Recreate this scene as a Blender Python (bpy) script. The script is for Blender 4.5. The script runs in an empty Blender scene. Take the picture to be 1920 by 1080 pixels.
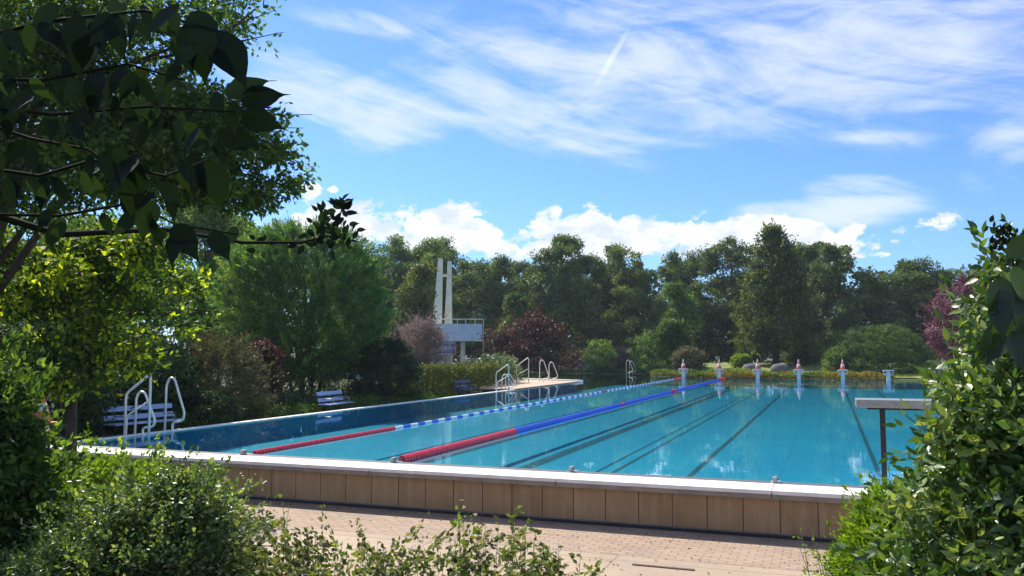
import bpy, math, random
import numpy as np
from math import sin, cos, radians, pi
from mathutils import Vector, Matrix
C = bpy.context.scene
COL = C.collection
rng = np.random.default_rng(7)
random.seed(7)
HAZE = .00032

# ------------------------------------------------------------------ camera
FPX, TH, PH, CH = 1569.0, radians(20.7), radians(4.37), 1.95
cam = bpy.data.cameras.new('camera'); cam.sensor_width = 36; cam.lens = FPX / 1920 * 36
cam.clip_start = 0.05; cam.clip_end = 3000
co = bpy.data.objects.new('camera', cam); COL.objects.link(co)
co.location = (0, 0, CH); co.rotation_euler = (pi/2 + PH, 0, TH)
C.camera = co

# ------------------------------------------------------------------ world, sun, exposure
SUN_EL, SUN_AZ = radians(46), radians(57)          # azimuth measured from +Y towards -X
sd = Vector((-sin(SUN_AZ)*cos(SUN_EL), cos(SUN_AZ)*cos(SUN_EL), sin(SUN_EL)))
sun = bpy.data.lights.new('sun', 'SUN'); sun.energy = 4.6; sun.angle = radians(0.5); sun.color = (1, .93, .80)
so = bpy.data.objects.new('sun', sun); COL.objects.link(so)
so.rotation_euler = sd.to_track_quat('Z', 'Y').to_euler()
C.view_settings.view_transform = 'Standard'; C.view_settings.look = 'None'
C.view_settings.exposure = 0.75; C.view_settings.gamma = 1

W = bpy.data.worlds.new('World'); C.world = W; W.use_nodes = True
nt = W.node_tree; nt.nodes.clear()
def N(t, k, **kw):
    n = t.nodes.new(k)
    for a, v in kw.items(): setattr(n, a, v)
    return n
class G:                                           # small node maths helper
    def __init__(s, t): s.t = t
    def put(s, sock, v):
        if isinstance(v, (int, float)): sock.default_value = v
        elif isinstance(v, (tuple, list)): sock.default_value = v
        else: s.t.links.new(v, sock)
    def m(s, op, a, b=0.0, c=0.0, clamp=False):
        n = N(s.t, 'ShaderNodeMath', operation=op, use_clamp=clamp)
        s.put(n.inputs[0], a); s.put(n.inputs[1], b); s.put(n.inputs[2], c); return n.outputs[0]
    def ramp(s, v, a, b):                          # smoothstep a..b
        n = N(s.t, 'ShaderNodeMapRange', interpolation_type='SMOOTHSTEP')
        s.put(n.inputs[0], v); n.inputs[1].default_value = a; n.inputs[2].default_value = b
        n.inputs[3].default_value = 0; n.inputs[4].default_value = 1; return n.outputs[0]
    def xyz(s, a, b, c):
        n = N(s.t, 'ShaderNodeCombineXYZ'); s.put(n.inputs[0], a); s.put(n.inputs[1], b); s.put(n.inputs[2], c); return n.outputs[0]
    def noise(s, v, scale, detail=6, rough=.6, dist=0.0):
        n = N(s.t, 'ShaderNodeTexNoise'); s.put(n.inputs['Vector'], v)
        n.inputs['Scale'].default_value = scale; n.inputs['Detail'].default_value = detail
        n.inputs['Roughness'].default_value = rough; n.inputs['Distortion'].default_value = dist
        return n.outputs['Fac']
    def mix(s, f, a, b, kind='MIX'):
        n = N(s.t, 'ShaderNodeMix', data_type='RGBA', blend_type=kind)
        s.put(n.inputs[0], f)
        for k, v in ((6, a), (7, b)):
            if isinstance(v, (tuple, list)): n.inputs[k].default_value = (*v[:3], 1)
            else: s.t.links.new(v, n.inputs[k])
        return n.outputs[2]
g = G(nt)
sky = N(nt, 'ShaderNodeTexSky', sky_type='NISHITA'); sky.sun_disc = False
sky.sun_elevation = SUN_EL; sky.sun_rotation = -SUN_AZ
sky.air_density = 1.0; sky.dust_density = 0.35; sky.ozone_density = 3.0
tc = N(nt, 'ShaderNodeTexCoord'); sx = N(nt, 'ShaderNodeSeparateXYZ'); nt.links.new(tc.outputs['Generated'], sx.inputs[0])
X, Y, Z = sx.outputs
# azimuth a (right of the bearing 20.7 deg west of the pool axis) and tangent of elevation e
right = g.m('ADD', g.m('MULTIPLY', X, cos(TH)), g.m('MULTIPLY', Y, sin(TH)))
fwd = g.m('ADD', g.m('MULTIPLY', X, -sin(TH)), g.m('MULTIPLY', Y, cos(TH)))
az = g.m('ARCTAN2', right, fwd)
hor = g.m('SQRT', g.m('ADD', g.m('MULTIPLY', right, right), g.m('MULTIPLY', fwd, fwd)))
el = g.m('ARCTAN2', Z, hor)
def AE(px, py):
    return math.atan((px-960)/FPX), math.atan((660-py)/FPX*math.cos(math.atan((px-960)/FPX)))
def blob(px, py, rx, ry, rot=0, soft=1.0):         # soft ellipse in bearing and elevation; rot in degrees, up to the right
    a0, e0 = AE(px, py); r = radians(rot)
    da = g.m('SUBTRACT', az, a0); de = g.m('SUBTRACT', el, e0)
    u = g.m('ADD', g.m('MULTIPLY', da, cos(r)*FPX/rx), g.m('MULTIPLY', de, sin(r)*FPX/rx))
    v = g.m('ADD', g.m('MULTIPLY', da, -sin(r)*FPX/ry), g.m('MULTIPLY', de, cos(r)*FPX/ry))
    q = g.m('ADD', g.m('MULTIPLY', u, u), g.m('MULTIPLY', v, v))
    return g.m('SUBTRACT', 1.0, g.m('MULTIPLY', q, 1.0), clamp=True)
def add(*a):
    o = a[0]
    for b in a[1:]: o = g.m('ADD', o, b)
    return o
# high thin cirrus: noise stretched along bearings that fall to the right
rr = radians(-17)
cu = g.m('ADD', g.m('MULTIPLY', az, cos(rr)), g.m('MULTIPLY', el, sin(rr)))
cv = g.m('ADD', g.m('MULTIPLY', az, -sin(rr)), g.m('MULTIPLY', el, cos(rr)))
fib = g.noise(g.xyz(g.m('MULTIPLY', cu, 2.2), g.m('MULTIPLY', cv, 11.0), 1.7), 1.6, 9, .62, .9)
fib2 = g.noise(g.xyz(g.m('MULTIPLY', az, 4.0), g.m('MULTIPLY', el, 13.0), 5.1), 1.5, 8, .65, .5)
mc = add(g.m('MULTIPLY', blob(1420, 80, 760, 190, -8), 0.52), g.m('MULTIPLY', blob(1700, 110, 420, 150, 0), .28),
         g.m('MULTIPLY', blob(620, 165, 260, 70, -14), .85), g.m('MULTIPLY', blob(960, 215, 360, 62, -16), .42),
         g.m('MULTIPLY', blob(1120, 170, 420, 110, -10), .34),
         g.m('MULTIPLY', blob(625, 20, 150, 30, -8), .36), g.m('MULTIPLY', blob(670, 268, 90, 34, 0), .35),
         g.m('MULTIPLY', blob(1900, 290, 90, 60, 30), .6), g.m('MULTIPLY', blob(1640, 250, 80, 14, -4), .22),
         g.m('MULTIPLY', blob(1580, 400, 220, 34, -3), .8), g.m('MULTIPLY', blob(1640, 360, 130, 38, -8), .6))
elsewhere = g.m('MULTIPLY', g.ramp(g.m('ABSOLUTE', az), .62, 1.0), .5)
mc = g.m('MAXIMUM', mc, elsewhere)
cir = g.ramp(g.m('ADD', g.m('ADD', g.m('MULTIPLY', fib, 1.0), g.m('MULTIPLY', fib2, .80)), g.m('MULTIPLY', mc, .52)), .95, 1.46)
cir = g.m('MULTIPLY', cir, g.ramp(mc, .0, .30))
trail = g.m('MULTIPLY', g.m('POWER', blob(1152, 97, 68, 8, 56), 1.6), .42)
# low cumulus heaps
pz = g.noise(g.xyz(g.m('MULTIPLY', az, 9.0), g.m('MULTIPLY', el, 13.0), .4), 2.7, 10, .64, .3)
mk = add(blob(570, 420, 130, 55), blob(720, 425, 170, 62), blob(850, 425, 95, 55), blob(900, 450, 80, 45),
         blob(1060, 430, 100, 62), blob(1160, 440, 120, 52), blob(1330, 440, 220, 55), blob(1560, 452, 170, 38), blob(1440, 440, 120, 50), blob(1060, 475, 160, 26),
         g.m('MULTIPLY', blob(1770, 415, 50, 22), .9), g.m('MULTIPLY', blob(580, 355, 28, 18), .9), g.m('MULTIPLY', blob(620, 352, 14, 10), .7))
mk = g.m('MAXIMUM', mk, g.m('MULTIPLY', g.m('MULTIPLY', elsewhere, 1.4), g.ramp(el, .30, .06)))
cum = g.ramp(g.m('ADD', g.m('MULTIPLY', pz, 2.9), g.m('MULTIPLY', mk, .80)), 1.80, 2.12)
cum = g.m('MULTIPLY', cum, g.ramp(mk, .0, .12))
shade = g.ramp(g.noise(g.xyz(g.m('MULTIPLY', az, 9.0), g.m('MULTIPLY', el, 16.0), 3.3), 2.4, 5, .6), .35, .65)
skyc = g.mix(1.0, sky.outputs[0], (.58, .83, 1.27), 'MULTIPLY')
c1 = g.mix(g.m('MULTIPLY', cir, .70, clamp=True), skyc, (6.6, 6.9, 7.4))
c1 = g.mix(trail, c1, (7.6, 7.9, 8.8))
c2 = g.mix(g.m('MULTIPLY', cum, .96), c1, g.mix(shade, (5.2, 5.8, 6.9), (8.2, 8.1, 8.0)))
bg = N(nt, 'ShaderNodeBackground'); bg.inputs['Strength'].default_value = 0.090
nt.links.new(c2, bg.inputs[0]); wo = N(nt, 'ShaderNodeOutputWorld'); nt.links.new(bg.outputs[0], wo.inputs[0])

# ------------------------------------------------------------------ placing: a bearing in photo pixels and a distance become a point in the world
def hv(py):
    up = (540-py)/FPX
    return cos(PH) - up*sin(PH), sin(PH) + up*cos(PH)
def P(px, D, z=0.0):
    lat = D*(px-960)/FPX/1.003
    return Vector((-sin(TH)*D + cos(TH)*lat, cos(TH)*D + sin(TH)*lat, z))
def HZ(py, D):
    h, v = hv(py); return CH + D*v/h
def PX(px, py, D): return P(px, D, HZ(py, D))

# ------------------------------------------------------------------ object helpers
def tag(o, label=None, cat=None, group=None, kind=None):
    if label: o['label'] = label
    if cat: o['category'] = cat
    if group: o['group'] = group
    if kind: o['kind'] = kind
    return o
def empty(name, loc, label, cat, group=None, rz=0):
    o = bpy.data.objects.new(name, None); COL.objects.link(o); o.location = loc; o.rotation_euler = (0, 0, rz)
    o.empty_display_size = .2
    return tag(o, label, cat, group)
def link(name, me, mat, parent=None):
    o = bpy.data.objects.new(name, me); COL.objects.link(o)
    if mat is not None: me.materials.append(mat)
    if parent is not None:
        o.parent = parent
    return o
class MB:
    def __init__(s): s.v = []; s.f = []; s.sm = []
    def box(s, c, d, rot=None, taper=1.0):
        b = len(s.v); x, y, z = d[0]/2, d[1]/2, d[2]/2; M = rot or Matrix.Identity(3)
        for sz in (-1, 1):
            t = taper if sz > 0 else 1
            for a, bb in ((-1,-1),(1,-1),(1,1),(-1,1)):
                s.v.append(tuple(Vector(c) + M @ Vector((a*x*t, bb*y*t, sz*z))))
        for q in ((0,3,2,1),(4,5,6,7),(0,1,5,4),(1,2,6,5),(2,3,7,6),(3,0,4,7)): s.f.append(tuple(b+i for i in q)); s.sm.append(False)
        return s
    def tube(s, pts, rad, n=8, cap=True):
        pts = [Vector(p) for p in pts]
        if not isinstance(rad, (list, tuple)): rad = [rad]*len(pts)
        b = len(s.v); up = None
        for i, p in enumerate(pts):
            t = (pts[min(i+1, len(pts)-1)] - pts[max(i-1, 0)]).normalized()
            if up is None:
                up = Vector((0,0,1)) if abs(t.z) < .9 else Vector((1,0,0))
            a = t.cross(up).normalized(); c = a.cross(t).normalized(); up = c
            for k in range(n):
                w = 2*pi*k/n; s.v.append(tuple(p + rad[i]*(cos(w)*a + sin(w)*c)))
        for i in range(len(pts)-1):
            for k in range(n):
                k2 = (k+1) % n
                s.f.append((b+i*n+k, b+i*n+k2, b+(i+1)*n+k2, b+(i+1)*n+k)); s.sm.append(True)
        if cap:
            s.f.append(tuple(b+k for k in range(n))[::-1]); s.f.append(tuple(b+(len(pts)-1)*n+k for k in range(n))); s.sm += [False, False]
        return s
    def lathe(s, prof, n=16, at=(0,0,0)):
        b = len(s.v)
        for r, z in prof:
            for k in range(n):
                w = 2*pi*k/n; s.v.append((at[0]+r*cos(w), at[1]+r*sin(w), at[2]+z))
        for i in range(len(prof)-1):
            for k in range(n):
                k2 = (k+1) % n; s.f.append((b+i*n+k, b+i*n+k2, b+(i+1)*n+k2, b+(i+1)*n+k)); s.sm.append(True)
        s.f.append(tuple(b+k for k in range(n))[::-1]); s.f.append(tuple(b+(len(prof)-1)*n+k for k in range(n))); s.sm += [False, False]
        return s
    def prism(s, poly, y0, y1):                    # outline in x,z extruded along y
        b = len(s.v); n = len(poly)
        for y in (y0, y1):
            for x, z in poly: s.v.append((x, y, z))
        s.f.append(tuple(range(b, b+n))); s.f.append(tuple(range(b+2*n-1, b+n-1, -1))); s.sm += [False, False]
        for i in range(n):
            j = (i+1) % n; s.f.append((b+j, b+i, b+n+i, b+n+j)); s.sm.append(False)
        return s
    def build(s, name, mat, parent=None, bevel=0):
        me = bpy.data.meshes.new(name); me.from_pydata(s.v, [], s.f)
        me.polygons.foreach_set('use_smooth', s.sm); me.update()
        o = link(name, me, mat, parent)
        if bevel:
            m = o.modifiers.new('bevel', 'BEVEL'); m.width = bevel; m.segments = 2; m.limit_method = 'ANGLE'
        return o
def arc(pts, r=.08, n=5):                          # round the corners of a bent pipe
    pts = [Vector(p) for p in pts]; out = [pts[0]]
    for i in range(1, len(pts)-1):
        a, b, c = pts[i-1], pts[i], pts[i+1]
        d1 = min(r, (a-b).length*.45); d2 = min(r, (c-b).length*.45)
        p1 = b + (a-b).normalized()*d1; p2 = b + (c-b).normalized()*d2
        for k in range(n+1):
            t = k/n; out.append(p1*(1-t)**2 + b*2*t*(1-t) + p2*t*t)
    out.append(pts[-1]); return out

# ------------------------------------------------------------------ materials
def mat(name):
    m = bpy.data.materials.new(name); m.use_nodes = True; t = m.node_tree; t.nodes.clear()
    o = N(t, 'ShaderNodeOutputMaterial'); return m, t, G(t), o
def pbr(name, a, b=None, scale=3.0, rough=.6, metal=0.0, bump=0.0, bscale=None, rnd=0.0, spec=.5, detail=6, obj=True):
    m, t, g, o = mat(name); b = b or tuple(c*.75 for c in a)
    tc = N(t, 'ShaderNodeTexCoord'); v = tc.outputs['Object']
    if obj is False:
        v = N(t, 'ShaderNodeNewGeometry').outputs['Position']
    f = g.ramp(g.noise(v, scale, detail, .6), .3, .7)
    c = g.mix(f, a, b)
    if rnd:
        oi = N(t, 'ShaderNodeObjectInfo')
        k = g.m('MULTIPLY_ADD', oi.outputs['Random'], 2*rnd, 1-rnd)
        hs = N(t, 'ShaderNodeHueSaturation'); t.links.new(k, hs.inputs['Value']); t.links.new(c, hs.inputs['Color']); c = hs.outputs[0]
    p = N(t, 'ShaderNodeBsdfPrincipled'); t.links.new(c, p.inputs['Base Color'])
    p.inputs['Roughness'].default_value = rough; p.inputs['Metallic'].default_value = metal
    p.inputs['Specular IOR Level'].default_value = spec
    if bump:
        bn = N(t, 'ShaderNodeBump'); bn.inputs['Strength'].default_value = bump; bn.inputs['Distance'].default_value = .02
        t.links.new(g.noise(v, bscale or scale*8, 5, .65), bn.inputs['Height']); t.links.new(bn.outputs[0], p.inputs['Normal'])
    t.links.new(p.outputs[0], o.inputs[0]); return m
def leafmat(name, cols, trans=.35, rough=.55, spec=.18, tcol=None):
    m, t, g, o = mat(name)
    at = N(t, 'ShaderNodeAttribute', attribute_name='tint')
    cr = N(t, 'ShaderNodeValToRGB'); t.links.new(at.outputs['Fac'], cr.inputs[0])
    e = cr.color_ramp.elements
    for i, c in enumerate(cols):
        pos = i/(len(cols)-1)
        x = e[i] if i < 2 else e.new(pos)
        x.position = pos
    for i, x in enumerate(sorted(e, key=lambda q: q.position)): x.color = (*cols[i], 1)
    p = N(t, 'ShaderNodeBsdfPrincipled'); t.links.new(cr.outputs[0], p.inputs['Base Color'])
    p.inputs['Roughness'].default_value = rough; p.inputs['Specular IOR Level'].default_value = spec
    tr = N(t, 'ShaderNodeBsdfTranslucent')
    tm = g.mix(1.0, cr.outputs[0], tcol or (1.5, 1.5, .5), 'MULTIPLY'); t.links.new(tm, tr.inputs[0])
    mx = N(t, 'ShaderNodeMixShader'); mx.inputs[0].default_value = trans
    t.links.new(p.outputs[0], mx.inputs[1]); t.links.new(tr.outputs[0], mx.inputs[2]); t.links.new(mx.outputs[0], o.inputs[0])
    return m
def cs(c, k): return tuple(x*k for x in c)
GREEN = ((.018,.04,.010), (.045,.085,.018), (.10,.15,.03))
L = dict(
    far=leafmat('far_leaves', ((.036,.075,.026), (.092,.150,.045), (.24,.29,.09)), .3),
    faryel=leafmat('olive_leaves', ((.045,.070,.022), (.115,.150,.042), (.28,.29,.085)), .35),
    farlight=leafmat('light_green_leaves', ((.043,.087,.020), (.102,.189,.041), (.217,.319,.072)), .35),
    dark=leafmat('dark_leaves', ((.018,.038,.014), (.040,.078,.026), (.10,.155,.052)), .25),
    willow=leafmat('feathery_leaves', ((.03,.075,.032), (.085,.18,.06), (.34,.46,.11)), .45),
    tree=leafmat('tree_leaves', ((.022,.053,.017), (.058,.115,.030), (.18,.27,.055)), .48),
    bush=leafmat('small_bush_leaves', ((.025,.05,.014), (.07,.12,.03), (.16,.24,.06), (.36,.42,.18)), .35, .4, .5),
    clip=leafmat('clipped_bush_leaves', ((.035,.075,.018), (.085,.16,.034), (.19,.28,.06)), .3),
    hedge=leafmat('hedge_leaves', ((.04,.06,.012), (.10,.13,.02), (.34,.32,.05)), .35),
    yellow=leafmat('yellow_green_leaves', ((.03,.06,.018), (.055,.11,.025), (.13,.20,.03), (.50,.58,.03)), .5),
    plum=leafmat('plum_leaves', ((.07,.028,.036), (.17,.07,.09), (.34,.19,.22)), .25, tcol=(1.4,.8,.9)),
    maroon=leafmat('maroon_leaves', ((.028,.016,.014), (.075,.034,.026), (.15,.08,.05)), .25, tcol=(1.4,.8,.6)),
    heath=leafmat('pinkish_grey_leaves', ((.07,.07,.045), (.20,.15,.14), (.34,.27,.27)), .3, tcol=(1.2,1,.9)),
    brown=leafmat('brownish_leaves', ((.045,.060,.026), (.115,.125,.055), (.25,.22,.115)), .3, tcol=(1.3,1.1,.6)),
    gold=leafmat('golden_leaves', ((.04,.08,.02), (.09,.14,.03), (.24,.22,.04), (.30,.16,.04)), .4),
    lime=leafmat('lime_leaves', ((.060,.120,.014), (.156,.264,.024), (.312,.408,.036)), .45),
    grey=leafmat('greyish_green_leaves', ((.045,.075,.030), (.135,.195,.083), (.390,.450,.255)), .25, .45, .5),
    shrub=leafmat('glossy_shrub_leaves', ((.035,.080,.019), (.096,.176,.035), (.320,.384,.112)), .3, .38, .6),
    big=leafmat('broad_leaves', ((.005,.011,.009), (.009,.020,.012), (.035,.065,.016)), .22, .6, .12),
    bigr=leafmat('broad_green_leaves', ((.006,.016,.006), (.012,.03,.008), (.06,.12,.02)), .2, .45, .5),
    grass=leafmat('grass_blades', ((.06,.09,.015), (.13,.18,.03), (.22,.24,.05)), .35),
    weed=leafmat('weed_leaves', ((.065,.091,.026), (.156,.195,.052), (.286,.286,.104)), .35),
)
BARK = pbr('bark', (.06,.045,.032), (.025,.018,.014), 8, .9, bump=.6, bscale=30)
TWIG = pbr('dark_twig', (.02,.018,.012), (.012,.012,.009), 20, .9, spec=.1)
STEM = pbr('green_brown_stem', (.09,.08,.035), (.05,.04,.02), 10, .7)
CONC = pbr('pale_concrete', (.84,.80,.74), (.70,.66,.60), 4, .7, bump=.15, bscale=60, obj=False)
CONC2 = pbr('tower_concrete', (.86,.80,.64), (.70,.64,.50), 1.2, .85, bump=.3, bscale=10)
STEEL = pbr('brushed_steel', (.85,.80,.74), (.74,.69,.63), 6, .35, metal=.3)
GALV = pbr('galvanised_metal', (.42,.41,.38), (.32,.31,.29), 12, .45, metal=.6)
BLACK = pbr('black_paint', (.012,.014,.018), (.02,.02,.022), 12, .45)
WHITE = pbr('white_paint', (.75,.75,.74), (.62,.62,.62), 6, .5)
WHITEP = pbr('weathered_white_panel', (.55,.58,.66), (.42,.46,.56), 1.5, .6)
BLUES = pbr('pale_blue_paint', (.30,.40,.62), (.22,.31,.52), 9, .5)
BLUED = pbr('blue_bench_paint', (.035,.07,.20), (.03,.05,.15), 9, .5)
BLUEP = pbr('blue_pipe_paint', (.12,.16,.50), (.10,.13,.4), 6, .5)
RED = pbr('red_plastic', (.78,.035,.05), (.62,.02,.035), 9, .38)
BLUE = pbr('blue_plastic', (.015,.10,.68), (.01,.08,.55), 9, .38)
WHITEF = pbr('white_plastic', (.75,.78,.8), (.62,.68,.7), 9, .4)
ORANGE = pbr('orange_plastic', (.72,.13,.10), (.58,.10,.08), 9, .5)
STONE = pbr('grey_stone', (.30,.29,.30), (.2,.19,.2), 3, .85, bump=.4, bscale=12)
WOOD = pbr('dark_wood', (.08,.05,.03), (.05,.03,.02), 9, .8)
ROPE = pbr('steel_cable', (.35,.35,.36), (.25,.25,.26), 9, .4, metal=.6)

# ------------------------------------------------------------------ the setting: ground, paving, basin, water
XL, XR, YN, YF = -15.2, 6.2, 13.3, 63.3
YB, YT, XB = 52.2, 72.0, -13.0                     # the bay on the left: near edge, far edge
def sstep(a, b, x):
    t = min(1, max(0, (x-a)/(b-a))); return t*t*(3-2*t)
def inpool(x, y):
    return (XL-.2 < x < XR+.2 and YN-.2 < y < YF+.2) or (-60 < x < XB+.2 and YB-.1 < y < YT+.2)
def hgt(x, y):
    if inpool(x, y): return -1.6
    D = -sin(TH)*x + cos(TH)*y
    lat = cos(TH)*x + sin(TH)*y
    near = -.68 + .98*sstep(8.6, 3.2, math.hypot(x, y) if y > 0 else 0)
    left = -.32
    if y < 12.6:
        z = near + (left-near)*sstep(-15.6, -19, x) if x < -15.6 else near
        if x > 7.5: z = near + (0-near)*sstep(7.5, 10, x)
        return z
    if x < XL and y < YB: return left + .5*sstep(-21, -40, x)
    if y >= YF or y >= YT: return .02 + .25*sstep(66, 90, y)
    return -.05 if x > 0 else -.3
ax = sorted(set([-900,-400,-200,-120,-80,-60.5,-50] + list(np.arange(-45, 20, 1.0)) + [XL-.21, XL-.19, XB+.19, XB+.21, XR+.19, XR+.21, -15.6] + [20,30,45,70,120,250,500,900]))
ay = sorted(set([-300,-100,-40,-15,-6] + list(np.arange(-3, 14, .5)) + list(np.arange(14, 80, 2.0)) + [YN-.21,YN-.19,YF+.19,YF+.21,YB-.11,YB-.09,YT+.19,YT+.21] + [85,100,130,200,400,1200]))
gv = [(x, y, hgt(x, y)) for y in ay for x in ax]; n = len(ax)
gf = [(j*n+i, j*n+i+1, (j+1)*n+i+1, (j+1)*n+i) for j in range(len(ay)-1) for i in range(n-1)]
me = bpy.data.meshes.new('ground'); me.from_pydata(gv, [], gf)
m, t, g, o = mat('soil_and_grass')
v = N(t, 'ShaderNodeNewGeometry').outputs['Position']
f = g.ramp(g.noise(v, .6, 8, .65), .35, .65); f2 = g.ramp(g.noise(v, 9, 5, .6), .3, .7)
c = g.mix(f2, g.mix(f, (.055,.05,.028), (.05,.08,.02)), g.mix(f, (.03,.028,.018), (.09,.12,.03)))
p = N(t, 'ShaderNodeBsdfPrincipled'); t.links.new(c, p.inputs['Base Color']); p.inputs['Roughness'].default_value = .95
t.links.new(p.outputs[0], o.inputs[0])
tag(link('ground', me, m), kind='structure')

def sheet(name, x0, x1, y0, y1, z, mt, n=1):
    me = bpy.data.meshes.new(name)
    me.from_pydata([(x0,y0,z),(x1,y0,z),(x1,y1,z),(x0,y1,z)], [], [(0,1,2,3)])
    return tag(link(name, me, mt), kind='structure')
# brick strip
m, t, g, o = mat('red_brick_paving')
v = N(t, 'ShaderNodeNewGeometry').outputs['Position']
br = N(t, 'ShaderNodeTexBrick'); t.links.new(v, br.inputs['Vector'])
br.inputs['Scale'].default_value = 1; br.inputs['Brick Width'].default_value = .21; br.inputs['Row Height'].default_value = .105
br.inputs['Mortar Size'].default_value = .010; br.inputs['Mortar Smooth'].default_value = .3
br.inputs['Color1'].default_value = (.40,.275,.19,1); br.inputs['Color2'].default_value = (.30,.205,.145,1); br.inputs['Mortar'].default_value = (.17,.125,.095,1)
dirt = g.ramp(g.noise(v, 1.1, 7, .65), .3, .75); wet = g.ramp(g.noise(v, .55, 8, .72), .54, .62)
c = g.mix(g.m('MULTIPLY', dirt, .45), br.outputs[0], (.40,.32,.24)); c = g.mix(g.m('MULTIPLY', wet, .35), c, (.17,.125,.09))
p = N(t, 'ShaderNodeBsdfPrincipled'); t.links.new(c, p.inputs['Base Color']); p.inputs['Roughness'].default_value = .85
bn = N(t, 'ShaderNodeBump'); bn.inputs['Strength'].default_value = .5; bn.inputs['Distance'].default_value = .01; bn.invert = True
t.links.new(br.outputs['Fac'], bn.inputs['Height']); t.links.new(bn.outputs[0], p.inputs['Normal'])
t.links.new(p.outputs[0], o.inputs[0])
sheet('brick_pavement', -11.6, 7.4, 10.75, 12.47, -.65, m)
# pale slabs nearer the terrace
m, t, g, o = mat('sandy_concrete_slabs')
v = N(t, 'ShaderNodeNewGeometry').outputs['Position']
br = N(t, 'ShaderNodeTexBrick'); t.links.new(v, br.inputs['Vector']); br.offset = 0
br.inputs['Scale'].default_value = 1; br.inputs['Brick Width'].default_value = 2.6; br.inputs['Row Height'].default_value = 2.1
br.inputs['Mortar Size'].default_value = .012
br.inputs['Color1'].default_value = (.47,.36,.25,1); br.inputs['Color2'].default_value = (.41,.31,.215,1); br.inputs['Mortar'].default_value = (.2,.15,.1,1)
d1 = g.ramp(g.noise(v, .8, 8, .68), .42, .62); d2 = g.ramp(g.noise(v, 14, 6, .7), .3, .7)
c = g.mix(g.m('MULTIPLY', d1, .45), br.outputs[0], (.29,.215,.16)); c = g.mix(g.m('MULTIPLY', d2, .35), c, (.25,.20,.15))
p = N(t, 'ShaderNodeBsdfPrincipled'); t.links.new(c, p.inputs['Base Color']); p.inputs['Roughness'].default_value = .88
t.links.new(p.outputs[0], o.inputs[0])
sheet('concrete_pavement', -11.6, 7.4, 8.4, 10.75, -.652, m)
# drain channel across the slabs
mb = MB(); mb.box((-1.95, 10.33, -.645), (.75, .05, .012)); mb.build('drain_channel', pbr('rusty_iron', (.14,.08,.055), (.09,.06,.045), 20, .8))
tag(bpy.data.objects['drain_channel'], 'narrow rusty drain slot let into the pale slabs', 'drain')

# LITTER
# basin (floor at the depth at which it appears through the water)
DF = -.57
m, t, g, o = mat('turquoise_pool_lining')
v = N(t, 'ShaderNodeNewGeometry').outputs['Position']
c = g.mix(g.ramp(g.noise(v, .35, 5, .6), .3, .7), (.004,.33,.48), (.003,.27,.45))
c = g.mix(g.m('MULTIPLY', g.ramp(g.noise(v, 3.0, 3, .5), .45, .6), .25), c, (.008,.41,.56))
br = N(t, 'ShaderNodeTexBrick'); t.links.new(v, br.inputs['Vector']); br.offset = 0; br.inputs['Scale'].default_value = 1
br.inputs['Brick Width'].default_value = 1.0; br.inputs['Row Height'].default_value = 1.0; br.inputs['Mortar Size'].default_value = .018; br.inputs['Mortar Smooth'].default_value = .5
c = g.mix(g.m('MULTIPLY', br.outputs['Fac'], .4), c, (.003,.16,.26))
p = N(t, 'ShaderNodeBsdfPrincipled'); t.links.new(c, p.inputs['Base Color']); p.inputs['Roughness'].default_value = .7
t.links.new(p.outputs[0], o.inputs[0]); LIN = m
sheet('pool_floor', XL, XR, YN, YF, DF, LIN)
mb = MB()
mb.box((XL-.11, (YN+YB)/2-.05, -.5), (.2, YB-YN-.1, .96)); mb.box(((XL+XR)/2, YN-.11, -.5), (XR-XL, .2, .96))
mb.box((XR+.11, (YN+YF)/2, -.5), (.2, YF-YN, .96)); mb.box(((XB+XR)/2, YF+.11, -.5), (XR-XB-.4, .2, .96))
tag(mb.build('pool_basin_walls', LIN), kind='structure')
sheet('diving_pool_floor', -60, XB, YB+.01, YT, -1.45, pbr('deep_blue_lining', (.015,.22,.30), (.01,.17,.25), .5, .7))
LINE = pbr('dark_lane_tiles', (.008,.075,.13), (.007,.06,.10), 2, .6)
for x, w in ((-8.75, .15), (-6.25, .16), (-4.65, .03), (-4.3, .04), (-2.72, .06), (.9, .05), (2.8, .055)):
    s = sheet('lane_marking', x-w, x+w, YN+2, YF-2, DF+.006, LINE)
# water: clear sheet that mirrors more the flatter it is seen, with fine ripples
m, t, g, o = mat('pool_water')
v = N(t, 'ShaderNodeNewGeometry').outputs['Position']
mp = N(t, 'ShaderNodeMapping'); mp.inputs['Scale'].default_value = (.9, 3.2, 1); t.links.new(v, mp.inputs[0])
n1 = g.noise(v, 1.1, 2, .5, .3); n2 = g.noise(mp.outputs[0], 2.6, 3, .5, .2); n3 = g.ramp(g.noise(v, .16, 3, .5), .45, .62)
h = add(g.m('MULTIPLY', n1, .30), g.m('MULTIPLY', n2, g.m('MULTIPLY_ADD', n3, .22, .02)))
bn = N(t, 'ShaderNodeBump'); bn.inputs['Strength'].default_value = .10; bn.inputs['Distance'].default_value = .06
t.links.new(h, bn.inputs['Height'])
fr = N(t, 'ShaderNodeFresnel'); fr.inputs['IOR'].default_value = 1.33
gl = N(t, 'ShaderNodeBsdfGlossy'); gl.inputs['Roughness'].default_value = .012; gl.inputs['Color'].default_value = (.80,.92,1,1)
t.links.new(bn.outputs[0], gl.inputs['Normal'])
tr = N(t, 'ShaderNodeBsdfTransparent'); tr.inputs['Color'].default_value = (.62,.93,.96,1)
mx = N(t, 'ShaderNodeMixShader'); t.links.new(g.m('MULTIPLY', fr.outputs[0], 1.0, clamp=True), mx.inputs[0])
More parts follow.
